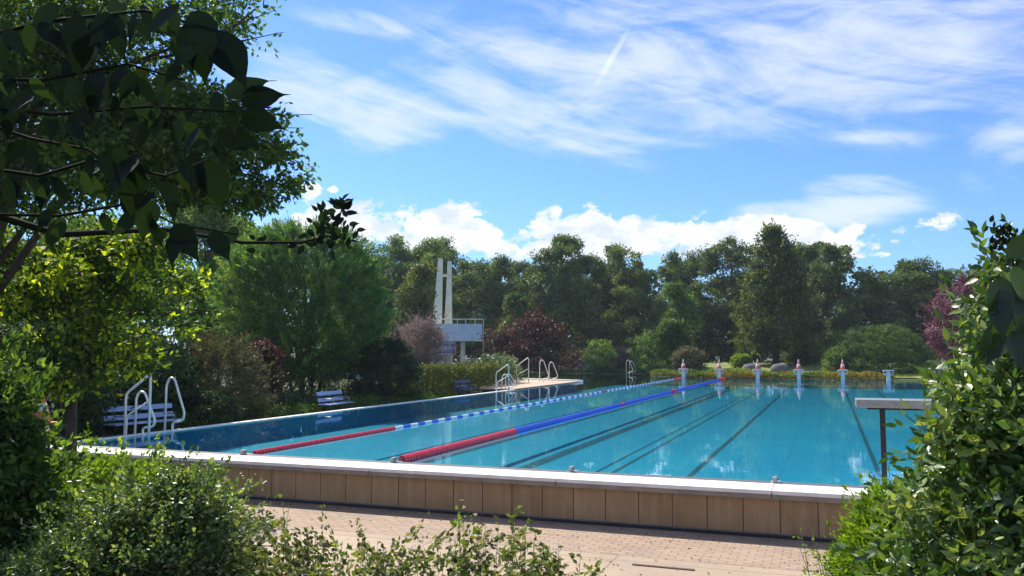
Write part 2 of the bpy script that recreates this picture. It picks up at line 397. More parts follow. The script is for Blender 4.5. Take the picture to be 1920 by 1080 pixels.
t.links.new(tr.outputs[0], mx.inputs[1]); t.links.new(gl.outputs[0], mx.inputs[2]); t.links.new(mx.outputs[0], o.inputs[0])
me = bpy.data.meshes.new('pool_water')
me.from_pydata([(XL,YN,0),(XR,YN,0),(XR,YF,0),(XB,YF,0),(XB,YT,0),(-60,YT,0),(-60,YB,0),(XL,YB,0)], [], [tuple(range(8))])
tag(link('water', me, m), kind='structure')

# pool rim: near wall with panels, coping, gutter
GRIL = pbr('grey_gutter_grille', (.13,.13,.13), (.08,.08,.08), 40, .6)
PANEL = pbr('sandstone_panel', (.36,.235,.105), (.28,.175,.075), 1.3, .85, bump=.2, bscale=30, rnd=.09)
LIP = pbr('shade_toned_drip_edge', (.30,.25,.20), (.20,.165,.13), 3, .8)  # shade on the coping front put into a darker brown-grey colour
PANEL, t, g, o = mat('stained_sandstone_panel')
v = N(t, 'ShaderNodeNewGeometry').outputs['Position']
mp = N(t, 'ShaderNodeMapping'); mp.inputs['Scale'].default_value = (1, 1, .10); t.links.new(v, mp.inputs[0])
st = g.ramp(g.noise(mp.outputs[0], 9, 5, .6), .45, .72); bl = g.ramp(g.noise(v, 2.2, 6, .65), .3, .7)
oi = N(t, 'ShaderNodeObjectInfo'); c = g.mix(bl, (.34,.205,.095), (.26,.155,.07)); c = g.mix(oi.outputs['Random'], c, g.mix(.5, c, (.38,.25,.13)))
c = g.mix(g.m('MULTIPLY', st, .42), c, (.46,.35,.22))
c = g.mix(g.m('MULTIPLY', g.ramp(g.noise(mp.outputs[0], 5.3, 4, .6), .55, .75), .4), c, (.16,.105,.05))
p = N(t, 'ShaderNodeBsdfPrincipled'); t.links.new(c, p.inputs['Base Color']); p.inputs['Roughness'].default_value = .85; t.links.new(p.outputs[0], o.inputs[0])
w = empty('pool_wall', (0, 12.45, -.65), 'sand coloured panelled wall carrying the white coping at the near end of the pool', 'wall')
mb = MB()
mb.box((-4.5, .42, .26), (22.6, .8, .5)); mb.build('core', STONE, w)
x = -15.7
k = 0
while x < 6.8:
    mb = MB(); mb.box((x+.25, 0, .335), (.488, .035, .53)); mb.build('panel', PANEL, w, .004); x += .5
mb = MB(); mb.box((-4.5, .02, .022), (22.6, .03, .044)); mb.build('foot_shade_strip', BLACK, w)  # black strip standing in for part of the shadow along the wall foot
mb = MB()
xs = [-15.95, -10.4, -7.2, -3.95, -.8, 2.4, 6.7]
for a, b in zip(xs, xs[1:]):
    mb = MB(); mb.box(((a+b)/2, .21, .65), (b-a-.012, .66, .055)); mb.build('coping_slab', CONC, w, .006)
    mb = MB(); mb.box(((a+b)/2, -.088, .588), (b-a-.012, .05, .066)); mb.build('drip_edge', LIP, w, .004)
mb = MB()
mb.box((-4.5, .70, .657), (22.6, .28, .02))
mb.build('gutter_grille', GRIL, w)
le = empty('side_coping', (XL, YN, 0), 'thin pale coping strip along the long left edge of the pool', 'coping')
mb = MB(); mb.box((-.10, (YB-YN)/2-.35, -.02), (.20, YB-YN-.72, .08)); mb.build('strip', CONC, le, .006)
mb = MB(); mb.box((-.226, (YB-YN)/2-.35, -.22), (.05, YB-YN-.72, .36)); mb.build('outer_face', STONE, le)
re = MB(); re.box((XR+.25, (YN+YF)/2+.3, -.02), (.5, YF-YN, .08)); tag(re.build('right_coping', CONC, None, .006), 'pale coping strip on the right side of the pool behind the glossy shrub', 'coping')
fe = MB(); fe.box(((XB+XR)/2+.2, YF+.16, -.05), (XR-XB, .3, .08)); tag(fe.build('end_coping', STONE), 'grey coping edge at the far end of the pool below the flower bed', 'coping')
# deck corner between the long pool and the diving pool
mb = MB()
dk = empty('pool_deck', (XL, YB, 0), 'sunlit pale deck corner jutting between the lap pool and the diving pool', 'deck')
me = bpy.data.meshes.new('deck_floor')
A = [(-.0, 0), (-.0, -11.5), (-2.0, -11.5), (-8.5, 4.5)]
pv = [(x, y, -.01) for x, y in A] + [(x, y, .06) for x, y in A]
DBR = pbr('sandy_deck_paving', (.55,.42,.30), (.42,.30,.21), 3, .8, bump=.2)
me.from_pydata(pv, [], [(3,2,1,0),(4,5,6,7),(0,1,5,4),(1,2,6,5),(2,3,7,6),(3,0,4,7)]); link('deck_floor', me, DBR, dk)
mb = MB(); a = Vector((0,0,0)); b = Vector((-8.5,4.5,0)); d = (b-a); ang = math.atan2(d.y, d.x)
mb.box(tuple((a+b)/2 + Vector((0.1,.22,.065))), (d.length+.1, .45, .14), Matrix.Rotation(ang, 3, 'Z')); mb.build('white_edge', CONC, dk)

# lane rope anchors on the coping
for x, lb in ((-10.4, 'small grey rope anchor on the coping holding the thinner rope'), (-7.2, 'small grey rope anchor on the coping holding the thick red and blue rope'),
              (-3.95, 'empty grey rope anchor on the coping, the nearer to the thick rope'), (-.8, 'empty grey rope anchor on the coping nearest the black post'),):
    an = empty('rope_anchor', (x, 13.12, .0), lb, 'anchor', 'rope anchors on the coping')
    mb = MB(); mb.box((0, -.05, .012), (.14, .62, .016)); mb.build('plate', GALV, an)
    mb = MB(); mb.box((0, .05, .06), (.05, .14, .09)); mb.tube([(-.04,.1,.07),(.04,.1,.07)], .018); mb.build('bracket', GALV, an)

# ------------------------------------------------------------------ lane ropes
def floats(y0, y1, r, pitch=.11, n=10):
    mb = MB(); pr = []
    y = y0
    while y < y1 - .02:
        e = min(y+pitch, y1)
        pr += [(r*.55, y), (r, y+.012), (r, e-.025), (r*.55, e-.01)]
        y += pitch
    b = 0
    for i, (rr, yy) in enumerate(pr):
        for k in range(n):
            w_ = 2*pi*k/n; mb.v.append((rr*cos(w_), yy, rr*sin(w_)))
    for i in range(len(pr)-1):
        for k in range(n):
            k2 = (k+1) % n; mb.f.append((i*n+k, i*n+k2, (i+1)*n+k2, (i+1)*n+k)); mb.sm.append(False)
    mb.f.append(tuple(range(n))); mb.f.append(tuple(range((len(pr)-1)*n, len(pr)*n))[::-1]); mb.sm += [False]*2
    return mb
def cable(parent, y1=50):
    mb = MB(); mb.tube([(0,-.12,.07),(0,.1,.03),(0,.3,.01),(0,y1,.01)], .012, 6); mb.build('cable', ROPE, parent)
r2 = empty('lane_rope', (-7.2, YN, .02), 'thick lane rope, red near end then solid blue, across the water', 'lane rope', 'lane ropes'); cable(r2)
floats(.18, 5.9, .085).build('float_section', RED, r2)
floats(5.92, 17.0, .08).build('float_section', BLUE, r2); floats(17.0, 17.4, .08).build('float_section', RED, r2)
floats(17.4, 27.7, .08).build('float_section', BLUE, r2); floats(27.7, 28.6, .11).build('float_section', RED, r2)
floats(28.6, 46.3, .08, .2, 8).build('float_section', BLUE, r2); floats(46.3, 49.6, .12, .2, 8).build('float_section', RED, r2)
r1 = empty('lane_rope', (-10.4, YN, .01), 'thin lane rope, red near end then short white and blue sections', 'lane rope', 'lane ropes'); cable(r1)
floats(.18, 5.75, .052).build('float_section', RED, r1)
y = 5.77; per = .84; k = 0
while y < 46.5:
    red = abs(y-26.8) < .5
    floats(y, y+per*.5, .05, .14, 8).build('float_section', RED if red else WHITEF, r1)
    floats(y+per*.5, y+per, .042, .14, 8).build('float_section', BLUE, r1); y += per
floats(y, 49.6, .08, .2, 8).build('float_section', RED, r1)

# ------------------------------------------------------------------ ladders and rails. Local x points over the water, y along the edge
def rail_pipe(parent, name, pts, r=.029, rr=.10, y=0):
    mb = MB(); mb.tube(arc([(p[0], y, p[1]) for p in pts], rr), r, 8); return mb.build(name, STEEL, parent)
A_ = [(-.22,0),(-.22,.87),(.42,1.30),(.42,-.7)]
def stair_rail(loc, label, rz=0, s=1.0):
    e = empty('stair_rail', loc, label, 'handrail', 'bent steel handrails at the pool edge', rz)
    rail_pipe(e, 'top_rail', [(x*s, z*s) for x, z in A_], rr=.13)
    rail_pipe(e, 'mid_rail', [(-.20*s,-.5), (-.2*s+.03,.42*s),(.40*s,.74*s)], r=.022)
    return e
def ladder(loc, label, w=.95, h=(1.0, 1.25), rz=0):
    e = empty('pool_ladder', loc, label, 'ladder', 'steel pool ladders', rz)
    for k, hh in enumerate(h):
        rail_pipe(e, 'handrail', [(-.28,0),(-.27,hh*.86),(-.17,hh),(-.02,hh*.98),(.32,hh*.34),(.26,hh*.20),(-.05,hh*.17),(-.03,-.02),(.07,-.12),(.07,-.82)], r=.028, rr=.09, y=k*w)
    for q in range(3):
        mb = MB(); mb.box((.07, w/2, -.2-.22*q), (.09, w, .025)); mb.build('step', STEEL, e, .004)
    return e
stair_rail((XL+.08, 15.2, 0), 'tall slanted steel handrail in front of the nearest blue bench', 0, 1.12)
ladder((XL+.12, 15.5, 0), 'steel pool ladder with two looped handrails in front of the nearest blue bench', .95, (1.02, 1.32))
# at the deck corner
stair_rail((XL+.0, 38.6, 0), 'slanted steel handrail at the near tip of the sunlit deck', 0, 1.05)
ladder((XL-.3, 40.3, .0), 'low steel ladder loops between the handrails by the deck', .5, (.8, .8))
stair_rail((-17.8, 48.6, .0), 'tall slanted steel handrail on the back of the deck', 0, 1.25)
stair_rail((-18.8, 47.9, .0), 'second slanted handrail on the deck, standing closer to the hedge', 0, 1.0)
ladder((-16.9, 50.4, .0), 'steel ladder with wide loops at the far corner of the deck', 1.9, (1.45, 1.3))
# posts of the ladder on the far shore
ladder((-16.2, 71.6, .0), 'far pale ladder on the bank below the feathery bushes', 1.3, (1.25, 1.15))

# ------------------------------------------------------------------ benches. Local x: sitting side, y: length
def bench(loc, label, rz=0, m1=BLUES, ln=1.9):
    e = empty('park_bench', loc, label, 'bench', 'slatted benches beside the pool', rz)
    for s in (-1, 1):
        mb = MB(); y = s*(ln/2-.3)
        mb.tube([(.28,y,0),(.26,y,.40),(-.14,y,.40)], .028, 6); mb.tube([(-.10,y,0),(-.14,y,.4),(-.26,y,.88)], .028, 6)
        mb.build('leg', BLACK, e)
        mb = MB(); mb.tube(arc([(-.2,y,.62),(.24,y,.62),(.26,y,.42)], .06), .018, 6); mb.build('armrest', GALV, e)
    for k in range(4):
        mb = MB(); mb.box((-.12+.125*k, 0, .435), (.10, ln, .03)); mb.build('seat_slat', m1, e, .004)
    for k in range(2):
        mb = MB(); mb.box((-.175-.055*k, 0, .58+.22*k), (.03, ln, .13), Matrix.Rotation(-.25, 3, 'Y')); mb.build('back_slat', m1, e, .004)
    return e
bench((-16.9, 17.35, -.32), 'nearest pale blue slatted bench, behind the looped steel ladder', radians(-8), ln=2.1)
bench((-16.6, 26.0, -.32), 'pale blue slatted bench under the round feathery tree', radians(4), ln=1.8)
bench((-16.9, 38.3, -.32), 'dark blue bench beside the clipped hedge and the deck', 0, BLUED)
bench((-21.5, 73.2, .02), 'dark blue bench far off on the shady bank behind the diving pool', radians(-90), BLUED, 3.0)

# ------------------------------------------------------------------ starting blocks and cones at the far end
def block(x, label):
    e = empty('starting_block', (x, 62.9, -.2), label, 'starting block', 'starting blocks at the far end of the pool')
    mb = MB(); mb.box((0, 0, .38), (.24, .34, .9)); mb.box((0, 0, .60), (.56, .30, .05)); mb.build('pedestal', WHITEP, e, .01)
    mb = MB(); mb.box((0, -.02, .87), (.70, .60, .06), Matrix.Rotation(-.1, 3, 'X')); mb.build('platform', WHITE, e, .01)
    for s in (-1, 1):
        mb = MB(); mb.tube([(s*.26,-.1,.62),(s*.32,-.1,.86)], .02, 6); mb.build('grip', STEEL, e)
def cone(loc, label, h=.75, r=.17):
    e = empty('traffic_cone', loc, label, 'cone', 'red and white cones on the starting blocks')
    pr = lambda z: r*(1-z/h)+.025
    z = [0, .3*h, .52*h, .74*h, h]
    for i in range(4):
        mb = MB(); mb.lathe([(pr(z[i]), z[i]+.03), (pr(z[i+1]), z[i+1]+.03)], 14)
        mb.build('red_band' if i % 2 == 0 else 'white_band', ORANGE if i % 2 == 0 else WHITE, e)
    mb = MB(); mb.box((0,0,.015), (r*2.6, r*2.6, .03)); mb.build('base', ORANGE, e, .004)
ordn = ['leftmost', 'second from the left', 'middle', 'second from the right', 'rightmost']
for i, (x, wh) in enumerate(zip((-10.15, -7.55, -4.85, -2.05, .85), ordn)):
    block(x, f'pale starting block under a red and white cone, {wh} of five')
    cone((x, 62.85, .73), f'red and white cone on a starting block, {wh} of the five', .66, .15)
block(3.75, 'white starting block without a cone, in front of the round clipped bush')
# cone by the near left corner
pd = empty('concrete_bollard', P(78, 16.4, -.5), 'pale concrete bollard half hidden by leaves left of the near pool corner', 'bollard')
mb = MB(); mb.lathe([(.2,0),(.19,1.0),(.16,1.06)], 16); mb.build('post', CONC, pd)
cone(P(78, 16.4, .56), 'orange and white cone half hidden in the leaves left of the near ladder', .72, .2)

# grey board on a black post at the near coping
bd = empty('starting_platform', (.68, 13.0, .03), 'grey metal board on a slim black post at the near coping beside the glossy shrub', 'platform')
mb = MB(); mb.box((.38, 0, 1.20), (1.45, .5, .11)); mb.build('board', GALV, bd, .008)
mb = MB(); mb.box((.35, 0, 1.125), (1.1, .12, .03)); mb.build('beam', BLACK, bd)
for xx in (0, .85):
    mb = MB(); mb.box((xx, 0, .555), (.07, .07, 1.11)); mb.build('leg', BLACK, bd)

# ------------------------------------------------------------------ diving tower behind the trees
D = 84; T0 = P(860, D, .1); tw = empty('diving_tower', T0, 'diving tower with two tapered concrete pylons and a white railed platform', 'tower', rz=TH)
def lx(px): return (px-860)*D/FPX/1.003
def lz(py): return HZ(py, D) - .1
def slab(px, y0=-.4, y1=.4, dy=0):
    return MB().prism([(lx(a), lz(b)) for a, b in px], y0+dy, y1+dy)
slab([(805,690),(827,690),(828.5,486),(821,486)]).build('pylon', CONC2, tw, .03)
slab([(829,690),(848,690),(845,490),(838,489)], dy=.6).build('pylon', CONC2, tw, .03)
mb = MB(); mb.box((lx(833), .3, lz(516)), (1.0, .3, .26)); mb.build('crosspiece', CONC2, tw)
slab([(780,640),(908,640),(908,637),(780,637)], -1.4, 1.4).build('platform_floor', CONC2, tw)
slab([(800,608),(905,608),(905,634),(885,640),(800,640)], -1.46, -1.41).build('parapet', WHITEP, tw)
mb = MB()
mb.tube([(lx(780), -1.44, lz(599.5)), (lx(907), -1.44, lz(599.5)), (lx(907), -1.44, lz(690))], .06, 6)
for q in (800, 820, 843, 859, 874, 892): mb.tube([(lx(q), -1.44, lz(610)), (lx(q), -1.44, lz(600))], .04, 6)
mb.tube([(lx(865), -1.44, lz(673)), (lx(907), -1.44, lz(673))], .05, 6)
mb.build('railing', WHITE, tw)
mb = MB()
for yy in (643, 653, 664): mb.tube([(lx(812), -1.6, lz(yy)), (lx(856), -1.6, lz(yy))], .045, 6)
for q in range(6): mb.tube([(lx(815+q*8), -1.6, lz(642)), (lx(815+q*8), -1.6, lz(664))], .03, 6)
mb.build('lower_railing', WHITEP, tw)
slab([(812,645),(850,645),(850,662),(812,662)], -1.2, -1.15).build('blue_screen', BLUEP, tw)
for q in (830, 868):
    slab([(q-4,690),(q+4,690),(q+4,640),(q-4,640)], -.5, .5).build('pillar', CONC2, tw)

# ------------------------------------------------------------------ foliage
def diamond():
    return np.array([(0,0,0),(.5,.42,.0),(0,1,0),(-.5,.42,.0)], float), [(0,1,2,3)]
def folded():                                      # pointed leaf folded along its midrib and bent at the tip
    v = np.array([(0,0,0),(0,.38,-.05),(0,.74,-.07),(0,1.06,-.22),(.42,.25,.06),(.50,.48,.07),(.26,.80,.0),(-.42,.25,.06),(-.50,.48,.07),(-.26,.80,.0)], float)
    f = [(0,4,5,1),(1,5,6,2),(2,6,3),(0,1,8,7),(1,2,9,8),(2,3,9)]
    return v, f
def unit(a): return a/np.maximum(1e-6, np.linalg.norm(a, axis=-1, keepdims=True))
def leafmesh(name, pos, dr, nr, ln, wd, tint, tpl, mt, parent=None, smooth=False):
    tv, tf = tpl; n = len(pos)
    dr = unit(dr); sd_ = unit(np.cross(dr, nr)); nr = np.cross(sd_, dr)
    ln = np.broadcast_to(ln, (n,))[:, None, None]; wd = np.broadcast_to(wd, (n,))[:, None, None]
    V = pos[:, None, :] + tv[None, :, 0:1]*wd*sd_[:, None, :] + tv[None, :, 1:2]*ln*dr[:, None, :] + tv[None, :, 2:3]*wd*nr[:, None, :]
    nv = len(tv); me = bpy.data.meshes.new(name)
    me.vertices.add(n*nv); me.vertices.foreach_set('co', V.astype(np.float32).ravel())
    sizes = np.array([len(f) for f in tf]); fl = np.concatenate([np.array(f) for f in tf])
    loops = (fl[None, :] + (np.arange(n)*nv)[:, None]).ravel(); tot = np.tile(sizes, n)
    me.loops.add(len(loops)); me.loops.foreach_set('vertex_index', loops.astype(np.int32))
    me.polygons.add(len(tot)); st = np.concatenate([[0], np.cumsum(tot)[:-1]])
    me.polygons.foreach_set('loop_start', st.astype(np.int32))
    if smooth: me.polygons.foreach_set('use_smooth', np.ones(len(tot), bool))
    me.update(calc_edges=True)
    a = me.attributes.new('tint', 'FLOAT', 'FACE'); a.data.foreach_set('value', np.repeat(np.clip(tint, 0, 1), len(tf)).astype(np.float32))
    return link(name, me, mt, parent)
def broad():                                       # broad leaf with a long drip tip, curved outline, slightly wavy
    ys = [0, .06, .18, .34, .52, .68, .80, .90, 1.0, 1.16]; ws = [.02, .22, .40, .50, .47, .36, .24, .12, .045, 0]
    zc = [0, .0, -.01, -.01, -.03, -.06, -.10, -.15, -.21, -.34]
    v = []; f = []
    for i, (y, w_, z) in enumerate(zip(ys, ws, zc)): v += [(-w_, y, z+.16*w_+.03*math.sin(i*2.1)), (0, y, z-.03), (w_, y, z+.16*w_+.03*math.cos(i*1.7))]
    for i in range(len(ys)-1):
        b = i*3; f += [(b, b+1, b+4, b+3), (b+1, b+2, b+5, b+4)]
    return np.array(v, float), f
DI, FO, BR = diamond(), folded(), broad()
def lumpy(r, ang, z, seed):
    q = np.random.default_rng(seed); o = np.zeros_like(ang)
    for k in range(5):
        o += q.normal()*.5*np.sin(ang*q.integers(1, 5) + z*q.uniform(.5, 2.2) + q.uniform(0, 6.3))/(1+k*.4)
    return o
def crown_pts(rows, D, n, seed, depth=1.0, bias=.4, lump=.10):
    """clump centres inside a crown whose outline is given as rows (py, px left, px right) at distance D"""
    q = np.random.default_rng(seed); rows = sorted(rows)
    zs = np.array([HZ(r[0], D) for r in rows])[::-1]
    lo = np.array([r[1] for r in rows])[::-1]; hi = np.array([r[2] for r in rows])[::-1]
    k = D/FPX/1.003
    zz = q.uniform(zs[0], zs[-1], n*4); R = (np.interp(zz, zs, hi)-np.interp(zz, zs, lo))/2*k
    keep = q.random(n*4) < (R/R.max())**.8 + .03; zz = zz[keep][:n]; R = R[keep][:n]
    cx = (np.interp(zz, zs, hi)+np.interp(zz, zs, lo))/2; n = len(zz)
    ang = q.uniform(0, 2*pi, n); R = R*(1+lump*lumpy(R, ang, zz, seed+1)); rad = q.random(n)**bias*R
    lat = (cx-960)*k + rad*np.cos(ang); dd = D + depth*rad*np.sin(ang)
    p = np.stack([-sin(TH)*dd+cos(TH)*lat, cos(TH)*dd+sin(TH)*lat, zz], 1)
    axl = (cx-960)*k
    axis = np.stack([-sin(TH)*D+cos(TH)*axl, cos(TH)*D+sin(TH)*axl, zz], 1)
    zmid = zs[0]+(zs[-1]-zs[0])*.45
    out = p-axis; out[:, 2] += (zz-zmid)*.55; rel = rad/np.maximum(R, .01)
    return p, unit(out), rel
def foliage(name, mt, parent, pts, outs, per, rc, leaf, wid=.55, seed=1, tpl=DI, up=.45, jit=.8, strand=0, tmean=.45, tvar=.75, smooth=False, flat=.7, sdir=None):
    q = np.random.default_rng(seed); n = len(pts); c = np.repeat(pts, per, 0); o = np.repeat(outs, per, 0)
    N_ = len(c)
    ct = np.repeat(q.random(n), per)
    rcs = np.repeat(rc*q.uniform(.6, 1.35, n), per)[:, None]
    if strand:
        sdv = unit(outs + q.normal(0, .35, outs.shape) + np.array([0, 0, .5 if sdir is None else sdir]))
        s = np.repeat(sdv, per, 0); tt = q.uniform(-.6, .6, N_)[:, None]*strand
        pos = c + s*tt + q.normal(0, 1, (N_, 3))*rcs*.22
        dr = unit(s + q.normal(0, .45, (N_, 3)))
    else:
        off = unit(q.normal(0, 1, (N_, 3)))*(q.random(N_)**.45)[:, None]*rcs
        off[:, 2] *= flat; pos = c + off
        dr = unit(unit(off)*.8 + q.normal(0, .7, (N_, 3)) + np.array([0, 0, -.15]))
    nr = unit(o*.6 + np.array([0, 0, up]) + q.normal(0, 1, (N_, 3))*jit)
    sz = leaf*q.uniform(.6, 1.3, N_)
    tint = tmean + tvar*((ct-.5)*.9 + (q.random(N_)-.5)*.8)
    return leafmesh(name, pos.astype(float), dr, nr, sz, sz*wid, tint, tpl, mt, parent, smooth)
def relto(o, base):                                # mesh was made in world space: make it local to its thing
    o.matrix_parent_inverse = Matrix.Translation(base).inverted()
def wood(parent, base, top, pts, r, nl=9, name='trunk', sep=False, seed=0, mt=None):
    q = np.random.default_rng(seed+99); mb = MB(); b = Vector(base); t_ = Vector(top); L_ = (t_-b).length
    ks = [b.lerp(t_, s) + Vector((q.normal(), q.normal(), 0))*L_*.015*(s > 0) for s in (0, .12, .3, .5, .7, .85, 1)]
    mb.tube(ks, [r*1.35, r, r*.86, r*.7, r*.5, r*.3, r*.08], 8)
    if len(pts):
        for i in q.choice(len(pts), min(nl, len(pts)), replace=False):
            e = Vector(pts[i]); s = q.uniform(.22, .75); a = b.lerp(t_, s)
            if e.z < a.z + .1: a = b.lerp(t_, max(.1, min(s, (e.z-b.z)/max(.1, t_.z-b.z)*.7)))
            m_ = a.lerp(e, .5) + Vector((0, 0, (e-a).length*.10)); rr = r*(1-s)*.5
            mb.tube([a, m_, e], [rr, rr*.65, rr*.18], 6)
    o = mb.build(name, mt or BARK, parent); relto(o, base); return o
def tree(name, px, D, zb, rows, label, mt, seed, nc=130, per=110, leaf=.30, rc=1.0, r=.28, cat='tree', group=None, bias=.4, top=.9, nl=10, lump=.12, shoots=0, slen=0, depth=1.0, lobes=0, **kw):
    base = P(px, D, zb); e = empty(name, base, label, cat, group)
    if lobes:
        lc, lo, _ = crown_pts(rows, D, lobes, seed, depth=depth, bias=.35, lump=lump)
        wmax = max(b-a for _, a, b in rows)/2*D/FPX; q = np.random.default_rng(seed+3)
        lr = wmax*q.uniform(.17, .36, len(lc)); lc = lc - lo*lr[:, None]*.75
        k_ = q.integers(0, len(lc), nc); dv = unit(q.normal(0, 1, (nc, 3))+lo[k_]*.5+np.array([0,0,.35]))
        pts = lc[k_] + dv*lr[k_][:, None]*(q.random(nc)**.25)[:, None]*np.array([1,1,.85]); outs = dv
        zlo = HZ(max(rw[0] for rw in rows), D); pts[:, 2] = np.maximum(pts[:, 2], zlo)
    else: pts, outs, rel = crown_pts(rows, D, nc, seed, depth=depth, bias=bias, lump=lump)
    c = foliage('crown' if cat == 'tree' else 'foliage', mt, e, pts, outs, per, rc, leaf, seed=seed, **kw); relto(c, base)
    if shoots:
        ps, os_, _ = crown_pts(rows, D, shoots, seed+7, depth=depth, bias=.06, lump=lump)
        kw2 = dict(kw); kw2['strand'] = slen or rc*3; kw2['tmean'] = kw.get('tmean', .45)+.12
        relto(foliage('shoots', mt, e, ps + os_*(slen or rc*3)*.25, os_, max(8, int((slen or rc*3)/leaf*3.2)), rc*.5, leaf, seed=seed+8, **kw2), base)
    zt = HZ(min(rw[0] for rw in rows), D); tp = P((rows[0][1]+rows[0][2])/2*.5+px*.5, D, zb+(zt-zb)*top)
    wood(e, base, tp, pts, r, nl, 'trunk' if cat == 'tree' else 'stem', seed=seed)
    return e
def bush(name, px, D, zb, rows, label, mt, seed, **kw):
    kw.setdefault('r', .06); kw.setdefault('top', .7)
    return tree(name, px, D, zb, rows, label, mt, seed, cat='shrub', **kw)
def dome(px, hw, top, bot, sharp=.5, base=.75):    # rows of a rounded outline
    return [(top + (bot-top)*t, px-hw*w_, px+hw*w_) for t, w_ in ((0, .30*sharp*2), (.07, .62), (.2, .86), (.42, .99), (.65, 1.0), (.85, .92), (1, base))]

# --- woodland in the background
BGT = 'tall trees behind the far end of the pool'
bg = [  # px, half width, top, bottom, D, material, text
    (735, 60, 447, 640, 100, 'farlight', 'light green rounded tree at the left end of the far tree line'),
    (825, 75, 449, 640, 97, 'farlight', 'broad light green tree directly behind the twin pylons'),
    (915, 75, 470, 690, 90, 'far', 'dark tree with ragged top just right of the diving tower'),
    (985, 55, 492, 660, 98, 'far', 'shorter dark tree in the dip right of the diving tower'),
    (1058, 76, 443, 690, 86, 'far', 'large dark rounded tree above the maroon bush'),
    (1135, 55, 462, 690, 96, 'far', 'dark tree behind the gap right of the large rounded tree'),
    (1205, 88, 448, 690, 90, 'far', 'wide dark tree with an airy top at the centre of the far tree line'),
    (1290, 55, 478, 690, 98, 'far', 'dark tree behind the pale green cone shaped tree'),
    (1370, 75, 452, 690, 92, 'far', 'tall dark tree immediately left of the tallest conical tree'),
    (1575, 72, 462, 690, 86, 'far', 'loose tree with sky gaps right of the tallest conical tree'),
    (1513, 45, 452, 690, 95, 'far', 'slim dark tree peeking out behind the tallest conical tree'),
    (1712, 70, 476, 690, 84, 'far', 'rounded dark tree above the big clipped bush'),
    (1815, 60, 505, 690, 96, 'farlight', 'pale hazy tree behind the purple tree'),
    (1905, 70, 500, 690, 92, 'far', 'dark tree at the right end of the far tree line behind the glossy shrub'),
    (660, 60, 462, 640, 92, 'farlight', 'light green tree showing between the feathery tree and the tower trees')]
for i, (px, hw, tp, bt, D, k, txt) in enumerate(bg):
    airy = i in (6, 9)
    tree('deciduous_tree', px, D, .15, dome(px, hw, tp, bt, .6, .8), txt, L[k], 100+i, lobes=44 if airy else 80, nc=330 if airy else 520, per=110, leaf=.27, rc=.65 if airy else .75, r=.3, group=BGT, bias=.5, lump=.16)
tree('conical_tree', 1455, 74, .15, [(427,1445,1462),(450,1432,1478),(490,1415,1498),(540,1398,1512),(590,1385,1520),(630,1382,1522),(655,1392,1515)],
     'tallest conical tree of the far tree line with a bare lower trunk', L['faryel'], 201, nc=620, per=100, leaf=.24, rc=.55, shoots=120, slen=1.3, r=.28, tmean=.3)
tree('young_tree', 1272, 74, .15, [(520,1268,1276),(545,1252,1292),(590,1240,1305),(640,1236,1312),(680,1240,1305)],
     'pale green cone shaped tree standing before the dark trees', L['farlight'], 202, lobes=24, nc=140, per=120, leaf=.26, rc=.7, r=.15, tmean=.35)
tree('plum_tree', 1800, 60, .1, [(520,1812,1840),(545,1775,1860),(580,1755,1865),(620,1745,1868),(650,1748,1862),(672,1770,1850)],
     'purple leaved tree beside the glossy shrub on the right', L['plum'], 203, shoots=60, slen=1.2, nc=150, per=130, leaf=.20, rc=.6, r=.15, tmean=.5)
tree('olive_green_tree', 785, 66, .0, [(500,783,800),(525,765,806),(560,745,808),(600,730,812),(640,722,822),(665,735,820)],
     'olive yellow pointed tree left of the concrete pylons', L['faryel'], 204, nc=110, per=120, leaf=.24, rc=.7, r=.15, tmean=.35)
tree('rounded_tree', 935, 76, .0, dome(958, 32, 555, 690, .5, .8), 'lighter green low tree between the tower platform and the maroon bush', L['far'], 205, lobes=12, nc=90, per=120, leaf=.28, rc=.9, r=.15)
# dense wood further back that closes the gaps
q = np.random.default_rng(5); n = 800
lat = q.uniform(-72, 78, n); dd = q.uniform(108, 118, n); zz = q.uniform(.0, 12.4, n)*1.0 + np.sin(lat*.35)*.8
pts = np.stack([-sin(TH)*dd+cos(TH)*lat, cos(TH)*dd+sin(TH)*lat, zz], 1)
o = foliage('distant_wood', L['dark'], None, pts, np.tile(np.array([[0, -1, .3]]), (n, 1)), 80, 2.0, .75, seed=55, flat=.9)
tag(o, 'dark mass of woodland closing the gaps behind the far trees', 'woodland', kind='stuff')

